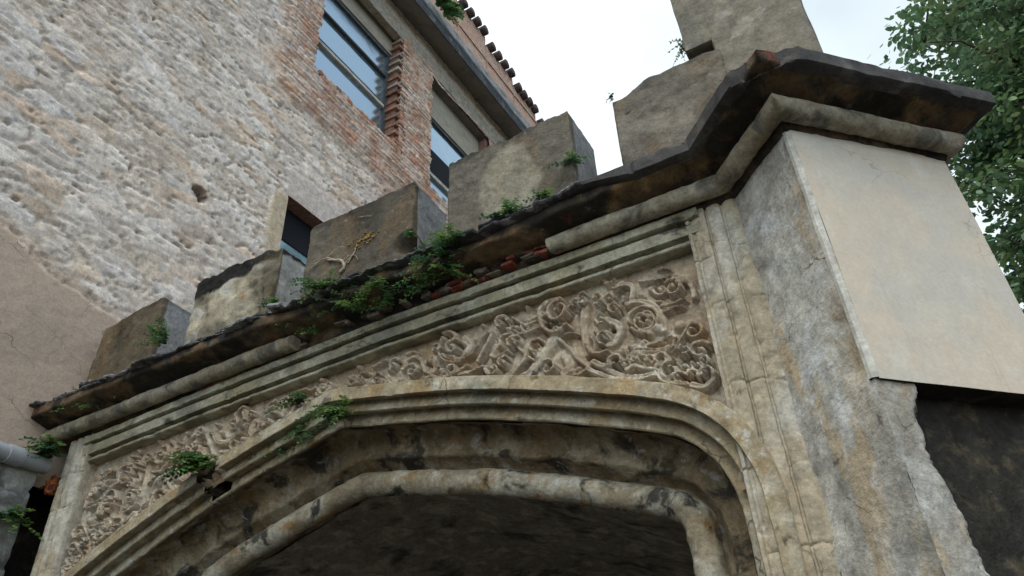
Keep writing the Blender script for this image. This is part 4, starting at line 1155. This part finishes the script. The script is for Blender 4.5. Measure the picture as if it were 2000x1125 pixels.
# lintel band, rubble above it, cornice slab, parapet with tiles
a_ = Acc(); a_.add(*bbox(-2.6, 8.8, -.1, .035, 10.50, 10.84, .05, .012, .02, 3)); a_.done('lintel_band', M['lintel'], house)
def bsweep(prof, y0, y1, step, name, mat, seed, amp=.006, par=house, sharp=45):
    prof = dens(prof, .05); y = np.arange(y0, y1, step)
    S = np.zeros((len(y), len(prof), 3)); S[:, :, 1] = y[:, None]; S[:, :, 0] = bx(y)[:, None] + prof[None, :, 0]; S[:, :, 2] = prof[None, :, 1]
    V, F = loft(S); V = V + amp * vfbm(V, .15, 4, seed)
    return mk(name, V, F, mat, par, sharp=sharp)
bsweep([(-.02, 11.19), (.0, 11.19), (.35, 11.08), (.37, 11.06)], -2.6, 13, .06, 'cornice_soffit', M['soffit'], 701)
bsweep([(.37, 11.055), (.385, 11.06), (.39, 11.22), (.37, 11.24), (.385, 11.27), (.385, 11.36), (.36, 11.40)], -2.6, 13, .05, 'cornice_fascia', M['fascia'], 702, .008)
bsweep([(.362, 11.402), (.30, 11.50), (.24, 11.80), (.2, 12.0), (-.2, 12.1)], -2.6, 13, .06, 'cornice_top', stone('grey_slab', (.27, .27, .265), [((.12, .13, .13), .3, .48, .64, I3, .8), ((.4, .38, .33), .2, .56, .7, I3, .6)]), 703, .012)
SEG = [(2.3, 3.6, 13.5), (3.62, 4.64, 13.32), (4.66, 5.63, 13.09), (5.65, 6.66, 12.86), (6.68, 7.6, 12.66), (7.62, 8.6, 12.45), (8.62, 9.6, 12.25)]
for i, (ya, yb, zt) in enumerate(SEG):
    ps = Acc(); ps.add(*bbox(ya, yb, -.1, .2, 11.95, zt - .05, .05, .005, .015, i)); ps.add(*bbox(ya + .01, yb - .01, .202, .225, 12.3, 12.36, .05, .004, .01, i))
    po = ps.done('parapet', M['pink'], house, sharp=45)
    tl = Acc(); nt_ = 4
    for k in range(nt_):
        yk = ya + (k + .5) * (yb - ya) / nt_
        t = np.linspace(-.2, .30, 5); P = np.stack([bx(yk) + t, np.full(5, yk), np.full(5, zt - .01)], 1)
        V, F = tube(P, [.085, .088, .09, .092, .094], 12); V[:, 2] = (V[:, 2] - zt) * 1.15 + zt
        tl.add(V + .004 * vfbm(V, .05, 3, k), F)
    tl.done('tile_cap', M['tile'], po)
# drain pipe on the near wall
V, F = tube(np.stack([np.full(40, float(bx(-.3)) + .15), np.linspace(-8, -.06, 40), np.full(40, 2.10)], 1), .052, 16)
V2, F2 = tube(np.stack([np.full(3, float(bx(-.3)) + .15), np.linspace(-.34, -.24, 3), np.full(3, 2.10)], 1), .062, 16)
ac = Acc(); ac.add(V, F); ac.add(V2, F2); ac.done('drain_pipe', M['pipe'], house, sharp=40)

# ================================================================== PLANTS
GREENS = [(.10, .22, .08), (.085, .185, .095), (.15, .29, .08), (.075, .16, .09), (.18, .30, .09)]
def leaf(P, d, up, l, w):
    """a small pointed leaf of six vertices"""
    d = d / (np.linalg.norm(d) + 1e-9); s = np.cross(d, up); s /= np.linalg.norm(s) + 1e-9; n_ = np.cross(s, d)
    V = [P, P + d * l * .35 + s * w - n_ * w * .15, P + d * l * .75 + s * w * .75 - n_ * w * .3, P + d * l - n_ * l * .18, P + d * l * .75 - s * w * .75 - n_ * w * .3, P + d * l * .35 - s * w - n_ * w * .15, P + d * l * .5 + n_ * w * .12]
    return V, [(0, 1, 6), (1, 2, 6), (2, 3, 6), (3, 4, 6), (4, 5, 6), (5, 0, 6)]
PLANTS = []
def plant(name, u, v, plane, size, nst, label, seed, cat='plant', droop=.5, tone=0, lsz=.022, grp='plants rooted in the gateway', face=(0, -1, 0), spread=1.0):
    r = random.Random(seed)
    size *= 1.1; lsz *= 1.25; nst = int(nst * 1.2)
    base = px(u, v, *plane)
    root = empty(name, tuple(base), label=label, cat=cat, group=grp)
    face = np.array(face, float); st = Acc(); lf = Acc()
    side = np.cross(face, [0, 0, 1]); side = side / (np.linalg.norm(side) + 1e-9)
    for i in range(nst):
        d = face * r.uniform(.3, 1.0) + side * r.uniform(-1, 1) * spread + np.array([0, 0, 1]) * r.uniform(-.15, 1.0)
        d /= np.linalg.norm(d); L_ = size * r.uniform(.55, 1.1)
        t = np.linspace(0, 1, 9)[:, None]
        P = base + d * L_ * t + np.array([0, 0, -1]) * droop * L_ * t ** 2.2 + side * r.uniform(-.1, .1) * L_ * t ** 2
        V, F = tube(P, np.linspace(.0026, .001, 9), 4); st.add(V, F, (.10, .11, .05))
        nl = int(L_ / .013)
        cb = np.array(GREENS[(tone + r.randrange(3)) % 5])
        for k in range(nl):
            f = .18 + .82 * k / max(1, nl - 1); i0 = min(7, int(f * 8)); p = P[i0] + (P[i0 + 1] - P[i0]) * (f * 8 - i0)
            T = P[i0 + 1] - P[i0]; T /= np.linalg.norm(T)
            sd_ = np.cross(T, [r.uniform(-.5, .5), r.uniform(-.5, .5), 1]); sd_ /= np.linalg.norm(sd_) + 1e-9
            dd = T * r.uniform(.2, .7) + sd_ * (1 if k % 2 else -1) + np.array([0, 0, r.uniform(-.2, .4)])
            l = lsz * r.uniform(.7, 1.3) * (1.15 - .5 * f)
            V, F = leaf(p, dd, np.array([r.uniform(-.4, .4), r.uniform(-.6, 0), 1.0]), l, l * r.uniform(.3, .42))
            lf.add(np.array(V), F, cb * r.uniform(.7, 1.35))
    st.done('stem', M['leaf'], root); lf.done('leaves', M['leaf'], root)
    return root
CORN = ((0, 1, 0), -.06); LIP = ((0, 1, 0), -.2); FACE = ((0, 1, 0), .0); GAPP = ((0, 1, 0), -.05)
plant('fern', 875, 545, CORN, .26, 26, 'large dark green tuft hanging from the cornice below the gap right of the rooted merlon', 1, droop=.55, tone=1)
plant('fern', 885, 480, LIP, .17, 14, 'small bluish tuft growing on the slate edge at the foot of the patched merlon', 2, tone=3)
plant('fern', 705, 612, CORN, .24, 20, 'bright green spray in the hollow left by the missing roll, under the rooted merlon', 3, droop=.3, tone=2)
plant('fern', 650, 618, CORN, .16, 13, 'tuft beside the bright spray, nearer the broken roll end', 4, tone=0)
plant('fern', 635, 570, LIP, .19, 16, 'bluish green tuft on the slate edge at the left foot of the rooted merlon', 5, tone=3)
plant('fern', 760, 600, CORN, .15, 10, 'sparse dry tuft at the right end of the plants in the broken cornice', 6, tone=0, droop=.2)
plant('fern', 568, 640, CORN, .17, 14, 'green tuft just above the broken end of the left roll moulding', 7, tone=1)
plant('fern', 545, 605, GAPP, .13, 10, 'dark tuft in the gap between the pale flaking merlon and the rooted merlon', 8, tone=3)
plant('fern', 1130, 425, CORN, .16, 13, 'tuft of grey-green leaves above the unbroken right roll moulding', 9, tone=1, droop=.3)
plant('fern', 990, 425, LIP, .13, 12, 'low grey-green tuft creeping along the slate under the patched merlon', 10, tone=3, droop=.4, spread=1.6)
plant('fern', 1060, 390, LIP, .10, 8, 'thin tuft on the slate edge under the right half of the patched merlon', 11, tone=3, spread=1.6)
plant('weed', 1120, 322, ((0, 1, 0), .02), .12, 8, 'little weed at the lower right corner of the patched merlon', 12, tone=3)
plant('fern', 325, 672, GAPP, .20, 15, 'yellow-green leafy plant in the gap beside the lowest brown merlon', 13, tone=2, droop=.2)
plant('fern', 175, 798, CORN, .22, 16, 'green tuft under the slate at the left end of the cornice', 14, tone=2, droop=.4)
plant('fern', 345, 728, CORN, .16, 9, 'faint green sprig below the slate left of the broad stain', 15, tone=0, droop=.4)
plant('fern', 450, 690, CORN, .12, 8, 'small sprig on the ochre cornice below the pale flaking merlon', 16, tone=0)
plant('fern', 100, 895, ((1, 0, 0), -4.9), .26, 20, 'dark green clump above the pipe end beside the left jamb', 17, tone=3, face=(.4, -1, 0), lsz=.03)
plant('fern', 400, 918, ((0, 1, 0), .0), .22, 30, 'broad bright green fern growing out of the break in the arch hood', 18, tone=2, droop=.5, lsz=.028)
plant('fern', 585, 790, FACE, .14, 13, 'fine green sprig across the left part of the carved panel', 19, tone=1, droop=.4)
plant('fern', 665, 818, ((0, 1, 0), .0), .20, 20, 'leafy green tuft at the crown of the arch mouldings', 20, tone=2, droop=.55)
plant('fern', 600, 850, ((0, 1, 0), .06), .15, 12, 'dark green tuft below the crown tuft, left along the arch fillets', 21, tone=0, droop=.7)
plant('fern', 550, 882, ((0, 1, 0), .08), .11, 9, 'small low tuft in the arch fillets midway to the broken hood', 22, tone=1, droop=.7)
plant('weed', 25, 1020, ((1, 0, 0), -4.98), .20, 14, 'yellowish weed on the dark lower wall beneath the grey pipe', 23, tone=2, face=(1, -.3, 0), lsz=.03)
plant('weed', 1343, 85, ((0, 1, 0), .1), .11, 9, 'wispy weed on the left edge of the corner turret', 24, tone=3, face=(-1, -.2, 0), lsz=.014)
plant('weed', 1197, 188, ((0, 1, 0), .1), .06, 6, 'tiny weed on the top left corner of the merlon next to the turret', 25, tone=3, face=(-1, -.1, 0), lsz=.012)
plant('weed', 860, 20, ((1, -KB, 0), -5 - 2 * KB + .3), .4, 16, 'leafy weed on top of the house cornice near the parapet', 26, tone=4, face=(1, -.2, 0), lsz=.06, grp=None)
plant('weed', 805, 462, ((0, 1, 0), .0), .07, 6, 'dark sprig by the hole at the lower right corner of the rooted merlon', 27, tone=3)

plant('fern', 478, 662, CORN, .09, 8, 'tiny tuft under the slate below the right edge of the pale flaking merlon', 31, tone=3)
plant('fern', 735, 560, LIP, .09, 8, 'sprig on the slate edge below the middle of the broad brown merlon', 32, tone=0, spread=1.5)
plant('fern', 815, 575, CORN, .12, 9, 'sprig hanging left of the large dark tuft in the broken cornice', 33, tone=1)
plant('fern', 935, 500, CORN, .10, 8, 'small tuft above the broken red bricks', 34, tone=3)
plant('fern', 610, 655, CORN, .10, 8, 'sprig sprouting from the broken end of the left roll moulding', 35, tone=2)
plant('fern', 250, 770, CORN, .09, 7, 'faint sprig between the slate and the left roll moulding', 36, tone=0)
# dried roots and moss on the third merlon
rt = Acc()
def rpx(L, r0, r1, y=-.012):
    P = catmull(np.array([px(u, v, (0, 1, 0), y) for u, v in L]), 6); V, F = tube(P, np.linspace(r0, r1, len(P)), 6); rt.add(V + .002 * vfbm(V, .02, 2, 5), F)
rpx([(664, 532), (672, 522), (668, 510), (655, 508), (640, 508)], .011, .007); rpx([(655, 508), (638, 504), (622, 512), (610, 516)], .006, .003)
rpx([(638, 504), (650, 494), (660, 484), (672, 482)], .005, .002); rpx([(622, 512), (608, 524), (600, 530)], .004, .002)
rpx([(678, 515), (688, 500), (694, 488), (697, 476)], .005, .002); rpx([(688, 500), (676, 512), (672, 526)], .005, .004); rpx([(662, 512), (690, 498), (700, 508)], .004, .0015); tag(rt.done('dried_root', M['root']), 'forked pale dried root at the lower left of the broad brown merlon', 'root')
rt = Acc()
rpx([(700, 425), (715, 422), (726, 422)], .003, .0015)

tag(rt.done('dried_root', M['root']), 'short twig of dried root high on the face of the broad brown merlon', 'root')
ms = Acc(); rm = random.Random(2)
for i in range(60):
    u = 712 + rm.gauss(0, 11); v = 465 + rm.gauss(0, 6) - (u - 712) * .45; p = px(u, v, (0, 1, 0), -.008)
    s = rm.uniform(.006, .014); V, F = rbox(p[0] - s, p[0] + s, p[1] - s * .5, p[1] + s * .5, p[2] - s * .6, p[2] + s * .6, .008, .006, .01, i, .02); ms.add(V, F)
tag(ms.done('moss_clump', M['moss']), 'tawny clump of dry moss on the broad brown merlon above the roots', 'moss')
# near-black lump, painted shade for the recess in the broken hood
c = px(398, 930, (0, 1, 0), .07); sl = Acc(); V, F = rbox(c[0] - .13, c[0] + .12, .055, .19, c[2] - .13, c[2] + .08, .015, .025, .06, 3, .05); sl.add(V, F); sl.done('recess_shade_fill', M['recess_dark'], gate)
c = px(100, 948, (0, 1, 0), -.02); sl = Acc(); V, F = rbox(c[0] - .03, c[0] + .03, -.04, .03, c[2] - .06, c[2] + .06, .01, .022, .02, 3, .04); sl.add(V, F)
sl.add(*tube(np.array([c + [-.12, .0, .0], c + [0, 0, .01], c + [.08, .02, -.02]]), .012, 8))
sl.done('rusty_bracket', M['rust'], gate)

# ================================================================== TREE
tree = empty('leafy_tree', (5.6, 9.5, -1.6), label='tall leafy green tree standing behind the corner pier', cat='tree')
rt_ = random.Random(11); rng = np.random.default_rng(11)
tk = Acc()
TP = catmull(np.array([(5.6, 9.5, -1.7), (5.5, 9.45, 1.5), (5.3, 9.3, 4.5), (5.3, 9.2, 8), (6.2, 9.2, 15.5)]), 10)
tk.add(*tube(TP, np.linspace(.32, .06, len(TP)), 12)); 
tips = []
for i in range(128):
    z0 = rt_.uniform(2.5, 15) if i % 4 else rt_.uniform(2.5, 8)
    if i >= 100: z0 = rt_.uniform(2.6, 9)
    b0 = np.array([np.interp(z0, TP[:, 2], TP[:, k]) for k in (0, 1)] + [z0])
    az = rt_.uniform(0, 6.28) if i % 2 else rt_.uniform(2.6, 4.6)
    L_ = rt_.uniform(1.8, 3.5) * (1 - .35 * abs(z0 - 8.5) / 7)
    if i >= 100: az = rt_.uniform(2.9, 4.0); L_ = rt_.uniform(2.7, 3.6)
    d = np.array([math.cos(az), math.sin(az), rt_.uniform(.0, .55)])
    P = np.array([b0 + d * L_ * t + np.array([0, 0, -.5]) * (t ** 2) * L_ * .35 for t in np.linspace(0, 1, 8)])
    P[1:] += rng.normal(0, .06, (7, 3))
    tk.add(*tube(P, np.linspace(.07, .012, 8), 6))
    for k in range(3, 8): tips.append((P[k], d))
    for q in range(6):
        s = rt_.randrange(2, 8); dd = d + rng.normal(0, .7, 3); dd /= np.linalg.norm(dd); l2 = rt_.uniform(.4, 1.1)
        P2 = np.array([P[s] + dd * l2 * t + np.array([0, 0, -.25]) * t ** 2 * l2 for t in np.linspace(0, 1, 5)])
        tk.add(*tube(P2, np.linspace(.016, .005, 5), 4))
        for k in (2, 3, 4): tips.append((P2[k], dd))
tk.done('trunk', M['bark'], tree)
LV = []; LF = []; LC = []; nv = 0
pal_t = np.array([(.12, .20, .10), (.085, .16, .08), (.155, .25, .10), (.12, .21, .125), (.19, .24, .115)])
base_leaf = np.array([(0, 0, 0), (.35, .32, -.06), (.8, .2, -.10), (1, 0, -.14), (.8, -.2, -.10), (.35, -.32, -.06)])
for ti, (p, d) in enumerate(tips):
    nl = rt_.randrange(22, 42); ct = pal_t[rt_.randrange(5)] * rt_.uniform(.75, 1.2)
    off = rng.normal(0, .17, (nl, 3)) * [1, 1, .6]
    for k in range(nl):
        c = p + off[k]; l = rt_.uniform(.09, .15)
        e = off[k] + np.array([rt_.gauss(0, .2), rt_.gauss(0, .2), -.12]) ; e /= np.linalg.norm(e) + 1e-6
        n_ = np.array([rt_.gauss(0, .5), rt_.gauss(0, .5), 1]); s = np.cross(n_, e); s /= np.linalg.norm(s) + 1e-6; n_ = np.cross(e, s)
        LV.append(c + l * (base_leaf[:, :1] * e + base_leaf[:, 1:2] * s + base_leaf[:, 2:] * n_))
        LF += [(nv, nv + 1, nv + 2, nv + 3), (nv, nv + 3, nv + 4, nv + 5)]; nv += 6
        LC.append(np.tile(ct * rt_.uniform(.75, 1.3), (6, 1)))
mk('crown', np.concatenate(LV), np.array(LF), M['leaf'], tree, col=np.concatenate(LC), smooth=False)
